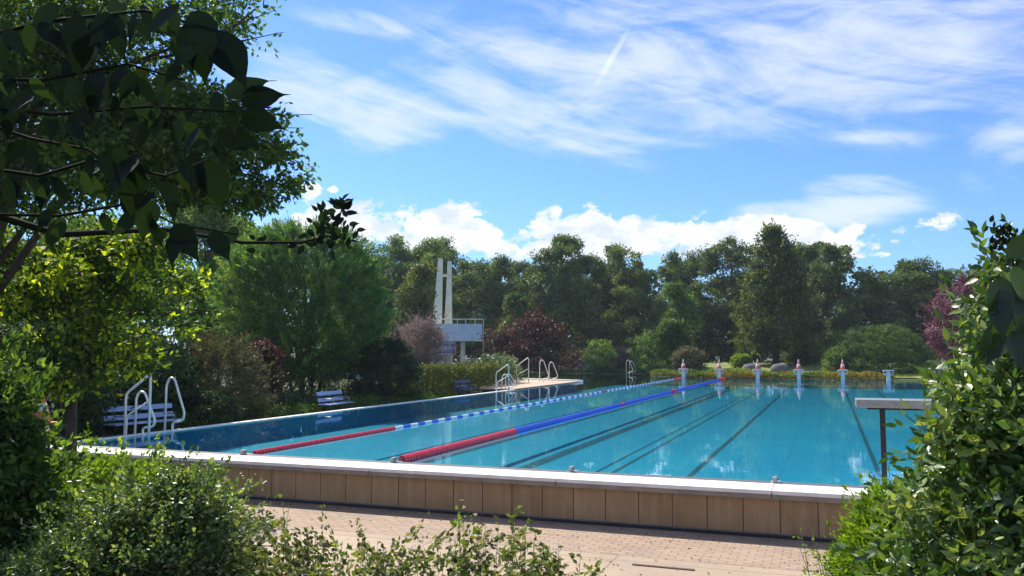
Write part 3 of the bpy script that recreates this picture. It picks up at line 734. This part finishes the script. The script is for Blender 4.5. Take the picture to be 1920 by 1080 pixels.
# --- shrubs on the far bank
FB = 'shrubs on the far bank'
bush('clipped_bush', 1648, 67, .05, [(612,1615,1680),(625,1580,1708),(645,1562,1728),(670,1550,1738),(695,1550,1740),(709,1560,1735)],
     'big rounded green bush with a smooth dome on the far bank', L['clip'], 301, nc=700, per=80, leaf=.13, rc=.30, bias=.12, tmean=.4, lump=.02, jit=.5)
bush('maroon_bush', 995, 66, -.1, [(585,975,1005),(600,950,1030),(625,925,1060),(650,912,1078),(680,915,1085),(696,930,1080)],
     'wide dark maroon bush right of the white tower platform', L['maroon'], 302, lobes=26, shoots=90, slen=1.2, nc=260, per=110, leaf=.17, rc=.55, bias=.35, tmean=.45)
for i, a in enumerate([
    (1124, 34, 640, 698, 76, 'farlight', 'light feathery bush right of the maroon bush'),
    (1168, 22, 655, 698, 77, 'heath', 'small pale bush behind the far ladder posts'),
    (1222, 44, 622, 692, 74, 'farlight', 'spreading green bush left of the first starting block'),
    (1292, 30, 654, 692, 70, 'brown', 'brownish round bush between the first two cones'),
    (1512, 28, 640, 686, 74, 'faryel', 'small olive bush left of the big rounded bush'),
    (1573, 24, 655, 704, 66, 'farlight', 'light green bush against the left flank of the big rounded bush'),
    (1390, 14, 668, 688, 72, 'lime', 'small fresh green plant beside the second cone'),
    (1065, 34, 662, 700, 78, 'dark', 'low dark bush on the bank right under the maroon bush'),]):
    px, hw, tp, bt, D, k, txt = a
    bush('bank_shrub', px, D, .0, dome(px, hw, tp, bt, .5, .85), txt, L[k], 310+i, nc=70, per=90, leaf=.16, rc=.4, group=FB, tmean=.4)
# golden ground cover along the far coping
def cover(name, poly, D0, D1, h, n, leaf, mt, label, seed, tmean=.5, zb=.03, cat='ground cover'):
    q = np.random.default_rng(seed); px = q.uniform(poly[0], poly[1], n); D_ = q.uniform(D0, D1, n)
    lat = D_*(px-960)/FPX/1.003
    hh = h*(.45+.55*(np.sin(px*.09)*.5+.5)*q.random(n)); z = zb + hh*q.random(n)
    pos = np.stack([-sin(TH)*D_+cos(TH)*lat, cos(TH)*D_+sin(TH)*lat, z], 1)
    dr = q.normal(0, 1, (n, 3)); dr[:, 2] = abs(dr[:, 2])+.4; nr = q.normal(0, 1, (n, 3))+np.array([0,0,.6])
    ct = np.sin(px*.13+D_)*.2+np.sin(px*.041)*.15
    o = leafmesh(name, pos, dr, nr, leaf*q.uniform(.6,1.4,n), leaf*.6, tmean+ct+q.normal(0,.2,n), DI, mt, None)
    return tag(o, label, cat, kind='stuff')
def bed(name, x0, x1, y0, y1, h, n, leaf, mt, label, seed, tmean=.5, zb=.03):
    q = np.random.default_rng(seed); x = q.uniform(x0, x1, n); y = q.uniform(y0, y1, n)
    hh = h*(.25+.75*(np.sin(x*1.7)*np.sin(y*2.1+x)*.35+np.sin(x*.9+1)*.15+.5)); z = zb + hh*q.random(n)**.7
    dr = q.normal(0, 1, (n, 3)); dr[:, 2] = abs(dr[:, 2])+.4; nr = q.normal(0, 1, (n, 3))+np.array([0,0,.6])
    o = leafmesh(name, np.stack([x, y, z], 1), dr, nr, leaf*q.uniform(.6,1.4,n), leaf*.6, tmean+np.sin(x*2.3+y)*.16+np.sin(x*.75)*.22+q.normal(0,.2,n), DI, mt, None)
    return tag(o, label, 'ground cover', kind='stuff')
bed('flower_bed', -12.8, 4.2, 63.6, 65.6, .60, 12000, .15, L['gold'], 'golden yellow ground cover behind the far edge of the pool', 401)
bed('low_planting', -11.8, -4.5, 65.0, 66.6, .7, 3500, .18, L['farlight'], 'patchy green planting behind the golden ground cover', 402)
bed('bank_planting', -40, -13, 72.3, 76, .7, 9000, .2, L['dark'], 'low dark planting on the bank behind the diving pool', 403)
m = pbr('sunlit_lawn', (.20,.24,.05), (.13,.17,.035), 1.2, .9, bump=.3, bscale=30, obj=False)
me = bpy.data.meshes.new('lawn'); me.from_pydata([(-11,66.3,.1),(14,66.3,.1),(14,80,.95),(-11,80,.95)], [], [(0,1,2,3)])
tag(link('lawn', me, m), kind='structure')
bed('grass', -11, 13, 66.5, 69.5, .12, 5000, .14, L['grass'], 'short sunny grass on the lawn behind the starting blocks', 404, zb=.15)
for px, lb in ((1408, 'grey rounded boulder on the lawn behind the middle cone'), (1462, 'grey rounded boulder on the lawn between the middle and fourth cones')):
    mb = MB(); mb.lathe([(.66,-.1),(.68,.25),(.60,.5),(.42,.68),(.12,.74)], 18); o = mb.build('boulder', pbr('dark_boulder', (.15,.145,.16), (.09,.09,.10), 3, .9, bump=.4, bscale=12))
    o.location = P(px, 67.5, .28); o.scale = (1.15, .9, 1); tag(o, lb, 'boulder', 'boulders on the lawn')
e = empty('picnic_table', P(1452, 77, .25), 'dark wooden picnic table in the shade behind the lawn', 'table', rz=TH)
for n_, d in (('tabletop', ((0,0,.76),(2.0,.75,.06))), ('seat', ((0,-.65,.45),(2.0,.26,.05))), ('seat', ((0,.65,.45),(2.0,.26,.05))), ('leg', ((-.7,0,.37),(.1,1.3,.08))), ('leg', ((.7,0,.37),(.1,1.3,.08)))):
    mb = MB(); mb.box(*d)
    if n_ == 'leg': mb.box((d[0][0], 0, .36), (.08, .5, .72))
    mb.build(n_, WOOD, e)
# white table by the right side of the far end
e = empty('garden_table', P(1764, 60, .05), 'white garden table seen through the leaves at the far right corner', 'table', rz=TH)
mb = MB(); mb.box((0,0,.72), (1.5,.8,.05)); mb.build('tabletop', WHITE, e, .01)
for a in (-.65, .65):
    for b in (-.3, .3): mb = MB(); mb.tube([(a,b,0),(a,b,.7)], .035, 6); mb.build('leg', WHITE, e)

# --- left bank
tree('feathery_tree', 570, 38.0, -.3, [(430,520,600),(445,480,665),(475,440,695),(520,425,712),(570,415,722),(615,425,722),(655,462,696),(690,515,665),(712,545,625)],
     'big round feathery tree over the pale blue bench', L['willow'], 501, nc=1700, per=80, leaf=.20, wid=.20, rc=.32, r=.12, strand=.65, shoots=260, slen=.9, bias=.3, tmean=.42, nl=24, lump=.07, tvar=.5)
e = bpy.data.objects['feathery_tree']; bz = e.location.copy()
for k, dx in enumerate((-.55, -.2, .25, .55)):
    mb = MB(); mb.tube([bz+Vector((dx,0.1*k,0)), bz+Vector((dx*1.3,.1*k,1.0)), bz+Vector((dx*2.6,.1,2.4))], [.09,.08,.05], 7); relto(mb.build('trunk', BARK, e), bz)
tree('ash_tree', 385, 48, -.1, dome(385, 105, 368, 640, .6, .8), 'tall pale green tree behind the yellow leaved tree on the left', L['farlight'], 502, lobes=30, nc=330, per=130, leaf=.24, rc=.75, r=.22)
bush('light_green_shrub', 400, 40, -.2, dome(400, 62, 545, 700, .6, .95), 'light green sunlit shrub left of the round feathery tree', L['clip'], 512, lobes=14, nc=150, per=90, leaf=.15, rc=.4, tmean=.5)
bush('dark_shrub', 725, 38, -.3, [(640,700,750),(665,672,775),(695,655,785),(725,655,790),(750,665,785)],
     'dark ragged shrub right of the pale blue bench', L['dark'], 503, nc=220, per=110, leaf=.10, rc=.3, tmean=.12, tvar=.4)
bush('clipped_hedge', 850, 41, -.3, [(680,800,890),(690,785,915),(710,785,925),(735,790,915)],
     'clipped hedge with a sunlit yellow top beside the dark blue bench', L['gold'], 504, nc=330, per=110, leaf=.10, rc=.3, bias=.3, tmean=.25, depth=1.0) if False else None
def hedge(name, a, b, w, h, zb, mt, label, n, leaf, seed, tm=.4):
    """box hedge between two ground points"""
    q = np.random.default_rng(seed); a = Vector(a); b = Vector(b); d = b-a; ln = d.length; u = d.normalized(); s = Vector((-u.y, u.x, 0))
    base = a.lerp(b, .5); base.z = zb; e = empty(name, base, label, 'hedge')
    x = q.uniform(0, ln, n); y = q.uniform(-1, 1, n); y = np.sign(y)*abs(y)**.5; z = q.random(n)**.5
    face = q.random(n) < .45; z = np.where(face, 1-q.random(n)*.06, z); y = np.where(face, q.uniform(-1, 1, n), y)
    hh = h*(1+.06*np.sin(x*1.1)+.05*np.sin(x*2.9)); zz = zb + z*hh; yy = y*w/2*(1-.25*np.clip(z-.7, 0, 1))
    pos = np.array(a)[None]*1.0 + x[:, None]*np.array(u)[None] + yy[:, None]*np.array(s)[None]; pos[:, 2] = zz
    pos += q.normal(0, .05, pos.shape)
    dr = q.normal(0, 1, (n, 3)); nr = q.normal(0, .8, (n, 3)) + np.stack([y*s.x, y*s.y, z], 1)
    o = leafmesh('foliage', pos, dr, nr, leaf*q.uniform(.6, 1.4, n), leaf*.6, tm+q.normal(0, .25, n), DI, mt, e); relto(o, base)
    for k in range(int(ln/.8)):
        p = a + u*(.4+k*.8); mb = MB(); mb.tube([(p.x,p.y,zb),(p.x+.1,p.y,zb+h*.8)], [.03,.01], 5)
        o = mb.build('stem', BARK, e); relto(o, base)
hedge('clipped_hedge', P(792, 40), P(930, 50), 2.2, 1.45, -.3, L['hedge'], 'clipped hedge with a sunlit yellow top beside the dark blue bench', 30000, .10, 504, .35)
bush('heather_shrub', 800, 50, -.2, [(602,775,800),(615,758,822),(640,748,838),(665,752,838),(684,762,830)],
     'pinkish grey wispy shrub in front of the tower platform', L['heath'], 505, shoots=90, slen=1.3, nc=150, per=100, leaf=.13, rc=.45, wid=.3, tmean=.5)
bush('tall_grass_shrub', 925, 52, -.2, dome(925, 45, 668, 712, .5, .9), 'pale grey green low shrub behind the hedge near the deck rails', L['grey'], 506, nc=80, per=90, leaf=.13, rc=.4, tmean=.4)
bush('feathery_shrub', 415, 27.5, -.3, [(632,385,425),(660,350,470),(700,335,490),(745,330,495),(790,335,485)],
     'tall wispy olive brown shrub right of the near ladder', L['brown'], 507, shoots=150, slen=.8, nc=420, per=90, leaf=.11, wid=.22, rc=.25, strand=.4, tmean=.3)
bush('rusty_shrub', 492, 30.5, -.3, [(640,470,500),(665,450,525),(700,445,530),(745,450,528),(775,455,520)],
     'rusty brown shrub between the wispy shrub and the round feathery tree', L['maroon'], 508, nc=200, per=90, leaf=.10, rc=.25, tmean=.5)
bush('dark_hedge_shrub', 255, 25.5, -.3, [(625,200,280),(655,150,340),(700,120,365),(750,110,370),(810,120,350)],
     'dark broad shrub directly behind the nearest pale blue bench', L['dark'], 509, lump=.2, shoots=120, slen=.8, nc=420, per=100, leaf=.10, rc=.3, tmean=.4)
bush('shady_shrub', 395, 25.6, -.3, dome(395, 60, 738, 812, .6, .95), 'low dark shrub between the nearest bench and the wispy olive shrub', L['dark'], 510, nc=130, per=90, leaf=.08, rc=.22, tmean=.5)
# undergrowth in the shade along the left coping
def strip(name, pts_, w, h, n, leaf, mt, label, seed, tm, zb):
    q = np.random.default_rng(seed); a, b = np.array(pts_[0]), np.array(pts_[1]); tt = q.random(n)
    pos = np.zeros((n, 3)); pos[:, :2] = a + (b-a)*tt[:, None]; pos[:, 0] += q.uniform(-w, 0, n)
    pos[:, 2] = zb + h*(.5+.5*np.sin(tt*43)*np.sin(tt*17+1))*q.random(n)
    dr = q.normal(0, 1, (n, 3)); dr[:, 2] = abs(dr[:, 2])+.3; nr = q.normal(0, 1, (n, 3))+np.array([0, 0, .5])
    o = leafmesh(name, pos, dr, nr, leaf*q.uniform(.6, 1.4, n), leaf*.5, tm+q.normal(0, .25, n), DI, mt, None)
    return tag(o, label, 'undergrowth', kind='stuff')
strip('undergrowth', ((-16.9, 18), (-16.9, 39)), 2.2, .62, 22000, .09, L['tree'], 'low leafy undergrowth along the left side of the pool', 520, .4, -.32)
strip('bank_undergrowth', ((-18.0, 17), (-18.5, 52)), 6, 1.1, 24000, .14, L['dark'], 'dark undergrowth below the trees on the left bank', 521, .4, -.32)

# --- left: yellow leaved tree and the shade beneath it
tree('yellow_leaved_tree', 130, 15, -.35, [(425,100,200),(455,30,290),(500,-40,350),(550,-60,352),(600,-60,345),(640,-40,310),(690,-20,250),(730,20,215)],
     'backlit tree with yellow green leaves on the left', L['yellow'], 601, lobes=34, nc=330, per=60, leaf=.12, wid=.6, rc=.32, r=.10, bias=.55, tmean=.36, tvar=1.1, nl=22, lump=.3, shoots=90, slen=.7)
tree('shade_tree', 60, 26, -.35, [(395,-60,300),(450,-120,380),(520,-120,400),(600,-120,360),(680,-120,290)],
     'dark green tree behind the yellow leaved tree', L['tree'], 602, lobes=45, nc=480, per=100, leaf=.14, rc=.42, r=.18, tmean=.45, nl=14)
bush('understorey_shrub', 70, 20.5, -.35, [(610,-60,170),(660,-80,215),(720,-80,220),(790,-80,190),(840,-60,150)],
     'dark shrub under the yellow leaved tree at the left edge', L['dark'], 603, lump=.2, shoots=120, slen=.7, nc=420, per=90, leaf=.09, rc=.28, tmean=.4)
bush('sunlit_shrub', 192, 22.6, -.35, [(640,180,205),(665,170,222),(700,168,225),(728,175,220)], 'small sunlit green shrub left above the nearest bench', L['lime'], 604, nc=60, per=80, leaf=.08, rc=.18, tmean=.35)
# tree with small leaves over the top left corner
tr1 = tree('overhanging_tree', -130, 13, -.5, [(-60,-300,500),(0,-300,535),(40,-300,500),(75,-300,420),(110,-300,330),(150,-300,300)],
     'small leaved tree reaching in from the left above the pool', L['tree'], 611, nc=400, per=60, leaf=.10, wid=.55, rc=.33, r=.2, depth=.6, bias=.75, tmean=.45, nl=20, lump=.06)
base = bz = tr1.location.copy()
pts, outs, rel = crown_pts([(165,250,400),(200,150,500),(240,100,535),(290,60,560),(330,60,565),(365,180,540),(385,420,520)], 12.4, 430, 612, depth=.6, bias=.6, lump=.08)
relto(foliage('crown', L['tree'], tr1, pts, outs, 60, .30, .10, seed=612, tmean=.45), bz)
pts2, outs2, rel = crown_pts([(110,-200,310),(200,-250,280),(300,-250,320),(380,-250,230),(420,-250,150)], 13, 290, 613, depth=.6, bias=.7)
relto(foliage('crown', L['tree'], tr1, pts2, outs2, 50, .30, .10, seed=613, tmean=.45), bz)
mb = MB(); q = np.random.default_rng(9)
for en in ((560,240),(535,350),(430,330),(500,20),(380,200),(250,300),(120,180),(520,60),(577,215)):
    s0 = PX(-60, 200+q.uniform(-60, 90), 13); s1 = PX(*en, 12.5+q.uniform(-.4,.4)); md = s0.lerp(s1, .5)+Vector((0,0,q.uniform(-.1,.35)))
    mb.tube([s0, s0.lerp(md,.5)+Vector((0,0,.08)), md, md.lerp(s1,.6), s1], [.07,.045,.03,.015,.004], 6)
o = mb.build('branch', BARK, tr1); relto(o, bz)

# --- near foliage: big dark leaves hanging in from the left, close to the camera
def hanging(mt, parent, base, specs, seed, size, wid=.6, per=1, tm=.35, name='leaves'):
    """leaves given as bearing, height, distance and drooping direction"""
    q = np.random.default_rng(seed); pos = []; dr = []; nr = []
    F = np.array([-sin(TH), cos(TH), 0]); R_ = np.array([cos(TH), sin(TH), 0]); U = np.array([0, 0, 1.])
    for px, py, D, a in specs:
        pos.append(np.array(PX(px, py, D))); an = radians(a)+q.normal(0, .12)
        d = R_*cos(an)+U*sin(an)+F*q.normal(0, .25); dr.append(d); nr.append(-F*1.0+U*q.normal(.2,.45)+R_*q.normal(0,.5))
    n = len(pos); sz = size*q.uniform(.8, 1.2, n)
    o = leafmesh(name, np.array(pos), np.array(dr), np.array(nr), sz, sz*wid, tm+q.normal(0,.25,n), BR, mt, parent, True)
    relto(o, base)
nb = P(-520, 1.35, .25); nt_ = empty('broad_leaved_tree', nb, 'near dark broad leaved tree with drooping pointed leaves in the top left corner', 'tree')
q = np.random.default_rng(31); specs = []
tw_ = [((-150,90),(60,40),(250,20),(400,60)), ((-150,150),(60,150),(220,120),(330,150)), ((-150,190),(80,215),(260,200),(430,210)),
       ((-150,300),(60,330),(160,300),(300,330),(380,300)), ((-150,200),(40,260),(150,280),(280,370),(250,380)), ((-100,400),(100,405),(240,380),(320,420),(440,440))]
mb = MB()
mb.tube([nb, P(-480,1.35,1.0), P(-420,1.35,1.7), P(-380,1.35,2.4), P(-360,1.35,2.9)], [.05,.045,.04,.03,.01], 8)
for k, tws in enumerate(tw_):
    D_ = 1.30+.09*k; pp = [P(-400, 1.35, 1.75+.1*k)] + [PX(a, b, D_) for a, b in tws]
    mb.tube(pp, [.007]+[.004-.003*i/(len(tws)) for i in range(len(tws))], 6)
    for i in range(len(tws)-1):
        (x0, y0), (x1, y1) = tws[i], tws[i+1]
        m_ = max(2, int(math.hypot(x1-x0, y1-y0)/(15 if k < 4 else 45)))
        for j in range(m_):
            t_ = (j+q.random())/m_
            specs.append((x0+(x1-x0)*t_+q.normal(0,14), y0+(y1-y0)*t_+q.normal(0,18), D_+q.normal(0,.09), q.choice([-70,-110,-50,-130,-60,-90,-80])))
o = mb.build('trunk', TWIG, nt_); relto(o, nb)
specs += [(275,375,1.7,-95),(320,420,1.72,-60),(390,435,1.72,-55),(330,430,1.75,-100),(345,290,1.6,-70),(390,60,1.35,-65),(350,70,1.35,-80),(320,50,1.35,-75),(400,250,1.55,-20),
          (440,215,1.55,-10),(440,190,1.5,15),(410,180,1.5,35),(380,300,1.6,-75),(250,290,1.5,-120),(240,320,1.5,-110),(350,20,1.3,-80),(200,30,1.3,-100),(120,40,1.3,-90)]
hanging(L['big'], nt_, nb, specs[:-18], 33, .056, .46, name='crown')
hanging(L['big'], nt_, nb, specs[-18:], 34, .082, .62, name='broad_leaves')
# the thin twig with a rosette of small leaves before the feathery tree
mb = MB(); pp = [P(-380, 1.5, 2.3), PX(100,440,1.9), PX(300,430,2.1), PX(450,455,2.3), PX(560,455,2.35), PX(625,440,2.4), PX(640,378,2.4)]
mb.tube(pp, [.012,.008,.006,.005,.004,.003,.002], 5); o = mb.build('twig', TWIG, nt_); relto(o, nb)
q = np.random.default_rng(41)
sp = [(620+q.normal(0,22), 425+q.normal(0,22), 2.4+q.normal(0,.05), q.uniform(-180,180)) for _ in range(70)] + [(638+q.normal(0,8), 385+q.normal(0,10), 2.4, q.uniform(0,180)) for _ in range(16)] + [(560+q.uniform(-120,60), 455+q.normal(0,6), 2.35, q.uniform(-180,180)) for _ in range(14)]
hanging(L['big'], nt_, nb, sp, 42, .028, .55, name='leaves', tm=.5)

# --- foreground bushes below the terrace
bush('foreground_bush', 270, 4.6, -.35, [(892,325,348),(920,285,400),(948,200,430),(990,135,447),(1040,50,455),(1120,20,465)],
     'rounded small leaved bush at the bottom left before the paving', L['bush'], 701, nc=700, per=62, leaf=.027, wid=.5, rc=.10, r=.03, bias=.4, tpl=FO, tmean=.40, lump=.22, nl=30, tvar=.9, shoots=260, slen=.26)
bush('lime_bush', 190, 5.6, -.45, [(866,90,180),(885,75,260),(905,60,340),(940,60,370),(985,70,330),(1040,70,300)],
     'bright yellow green bush under the near pool corner', L['lime'], 702, nc=380, per=60, leaf=.036, wid=.5, rc=.12, r=.03, bias=.4, tpl=FO, tmean=.35, nl=20, lump=.2, tvar=.8, shoots=160, slen=.3)
bush('corner_bush', 0, 4.9, -.3, [(700,-60,5),(730,-100,25),(770,-110,45),(820,-110,80),(880,-110,90),(960,-110,80),(1060,-110,90),(1120,-110,90)],
     'dense dark bush filling the left edge below the yellow leaved tree', L['tree'], 703, nc=600, per=45, leaf=.05, wid=.45, rc=.13, r=.04, bias=.4, tpl=FO, tmean=.40, nl=20, lump=.2, tvar=.8, shoots=150, slen=.35)
q = np.random.default_rng(77)
def spray(name, px, py, D, zb, label, mt, seed, n=5, spread=60, leaf=.03, lean=0, group=None, per=16, cat='plant'):
    q = np.random.default_rng(seed); base = P(px, D, zb); e = empty(name, base, label, cat, group)
    mb = MB(); pos = []; dr = []; R_ = Vector((cos(TH), sin(TH), 0)); F_ = Vector((-sin(TH), cos(TH), 0))
    top = PX(px+lean, py, D)
    for k in range(n):
        tp = top + R_*(q.normal()*spread*D/FPX if k else 0) + F_*q.normal()*.08 - Vector((0,0,abs(q.normal())*.10 if k else 0))
        b = base + R_*q.normal()*.03; md = b.lerp(tp, .55) + R_*q.normal()*.02
        ps = [b, b.lerp(md,.5), md, md.lerp(tp,.5)+R_*q.normal()*.01, tp]; mb.tube(ps, [.004,.0035,.003,.002,.001], 4)
        ln = (tp-b).length
        for j in range(per):
            s = .25+.75*(j+q.random()*.6)/per; i = min(3, int(s*4)); c = ps[i].lerp(ps[i+1], s*4-i)
            d = R_*q.normal()+F_*q.normal()+Vector((0,0,.3+q.normal()*.3)); d.normalize()
            if q.random() < .35:
                tw = c + d*q.uniform(.03,.08); mb.tube([c, tw], [.0015,.0008], 3); 
                for _ in range(3): pos.append(np.array(tw)+q.normal(0,.008,3)); dr.append(np.array(d)+q.normal(0,.6,3))
            pos.append(np.array(c)); dr.append(np.array(d))
    relto(mb.build('stem', STEM, e), base); pos = np.array(pos); dr = np.array(dr); m_ = len(pos)
    nr = q.normal(0, .6, (m_, 3))+np.array([0, -.4, .6])
    relto(leafmesh('leaves', pos, dr, nr, leaf*q.uniform(.5,1.2,m_), leaf*.55, .45+q.normal(0,.25,m_), FO, mt, e), base)
    return e
WG = 'thin leafy plants in front of the paving'
wd = [(500,960,'weed'),(540,918,'weed'),(560,1000,'weed'),(600,985,'brown'),(640,1020,'lime'),(700,1010,'brown'),(745,1030,'weed'),(800,1035,'weed'),
      (860,1000,'weed'),(872,935,'lime'),(905,960,'brown'),(955,940,'weed'),(985,985,'weed'),(1045,1015,'weed'),(1010,1040,'lime')]
wl = ['slender plant nearest the rounded bush', 'tall single stemmed plant right of the rounded bush, its tip against the sand coloured wall', 'bushy thin plant at the foot of the tall single stem',
      'brown tipped thin plant right of the tall single stem', 'low bright green plant right of the brown tipped one', 'sparse brown seed headed plant left of the centre', 'low sparse plant left of the centre at the bottom edge',
      'low leafy plant at the bottom centre', 'upright leafy plant at the bottom centre', 'bright green plant with its top against the wall', 'brown wiry plant between the two that reach the wall',
      'thin arching plant whose tip reaches the wall', 'leafy plant just right of the arching one', 'rightmost thin plant leaning over the pale slabs', 'low bright plant at the bottom edge under the leaning one']
for i, ((px, py, k), lb) in enumerate(zip(wd, wl)):
    spray('weed_plant', px, py, 4.4+.15*(i % 3), -.42, lb, L[k], 800+i, n=3 if py < 950 else 10, spread=30 if py > 950 else 12, leaf=.038, lean=(i % 3-1)*14, group=WG, per=26)
bush('tangled_shrub', 730, 4.5, -.35, [(1022,560,640),(1040,470,960),(1065,440,1040),(1120,420,1060)],
     'low loose tangle of small leaves along the bottom edge before the pale slabs', L['weed'], 851, nc=40, per=22, leaf=.034, wid=.5, rc=.10, r=.015, bias=.5, tpl=FO, tmean=.45, tvar=.8, nl=30, lump=.3, depth=.35, shoots=100, slen=.28)
o = bed('terrace_ground_cover', -3.2, .2, 3.6, 4.7, .30, 16000, .028, L['weed'], 'low tangled leaves at the bottom edge in front of the paving', 850, .4, -.35)

q = np.random.default_rng(61); n = 420
x = q.uniform(-10, 3, n); y = np.where(q.random(n) < .45, 12.36-abs(q.normal(0, .12, n)), q.uniform(8.8, 12.3, n))
o = leafmesh('fallen_leaves', np.stack([x, y, np.full(n, -.643)], 1), np.stack([q.normal(0,1,n), q.normal(0,1,n), q.normal(.05,.1,n)], 1), np.tile(np.array([[.1,.05,1.]]), (n,1))+q.normal(0,.15,(n,3)), .045*q.uniform(.5,1.5,n), .028, .5+q.normal(0,.3,n), DI, L['brown'])
tag(o, 'small dry leaves scattered over the brick paving by the wall', 'leaf litter', kind='stuff')
# --- right: large glossy shrub close to the camera
bush('glossy_shrub', 1850, 3.1, .25, [(470,1895,1990),(520,1862,2010),(570,1850,2020),(620,1835,2030),(680,1805,2040),(740,1768,2060),(790,1765,2070),(850,1752,2080),(910,1715,2080),(980,1680,2080),(1060,1660,2080),(1130,1650,2080)],
     'large glossy leaved shrub filling the right edge', L['shrub'], 901, shoots=120, slen=.22, nc=520, per=34, leaf=.047, wid=.46, rc=.10, r=.02, bias=.38, tpl=FO, tmean=.40, tvar=1.0, nl=22, lump=.16, up=.3, smooth=True)
bush('fine_leaved_bush', 1640, 4.2, -.1, [(925,1660,1720),(950,1625,1735),(985,1600,1745),(1020,1575,1745),(1080,1560,1745),(1120,1550,1745)],
     'fine leaved bright green bush at the foot of the glossy shrub', L['lime'], 902, shoots=160, slen=.14, nc=330, per=50, leaf=.034, wid=.28, rc=.08, r=.02, strand=.14, bias=.4, tpl=FO, tmean=.38)
spray('arching_spray', 1600, 992, 4.0, -.1, 'thin arching green spray reaching left across the wall beside the glossy shrub', L['lime'], 903, n=5, spread=30, leaf=.026, lean=-85)
e = bpy.data.objects['glossy_shrub']; bz = e.location.copy()
q = np.random.default_rng(88)
sp = [(1885,520,1.7,-100),(1905,500,1.7,-70),(1875,560,1.7,-95),(1915,560,1.7,-85),(1870,610,1.75,-110),(1900,620,1.7,-80),(1925,640,1.7,-70),(1895,480,1.7,40)]
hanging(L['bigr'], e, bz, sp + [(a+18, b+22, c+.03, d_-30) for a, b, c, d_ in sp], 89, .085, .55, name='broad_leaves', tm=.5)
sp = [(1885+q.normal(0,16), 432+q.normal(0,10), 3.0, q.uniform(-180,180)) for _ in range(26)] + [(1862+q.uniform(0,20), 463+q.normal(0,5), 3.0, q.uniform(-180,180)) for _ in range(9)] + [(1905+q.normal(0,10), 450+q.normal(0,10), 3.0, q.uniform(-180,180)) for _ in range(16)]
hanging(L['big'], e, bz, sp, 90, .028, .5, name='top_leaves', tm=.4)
mb = MB(); mb.tube([P(1900,3.0,1.4), PX(1915,560,3.0), PX(1905,470,3.0), PX(1885,432,3.0), PX(1865,425,3.0)], [.008,.006,.004,.003,.001], 5)
mb.tube([PX(1905,475,3.0), PX(1880,462,3.0), PX(1855,464,3.0)], [.003,.002,.001], 4); relto(mb.build('twig', BARK, e), bz)
C.cycles.max_bounces = 8; C.cycles.transparent_max_bounces = 12

# air between the camera and the far trees
hm, t, g, o = mat('haze'); pv = N(t, 'ShaderNodeVolumePrincipled'); pv.inputs['Color'].default_value = (.75, .86, 1, 1)
pv.inputs['Density'].default_value = HAZE; pv.inputs['Anisotropy'].default_value = .2; t.links.new(pv.outputs[0], o.inputs['Volume'])
mb = MB(); mb.box((0, 60, 11), (360, 400, 28)); tag(mb.build('haze', hm), kind='stuff')
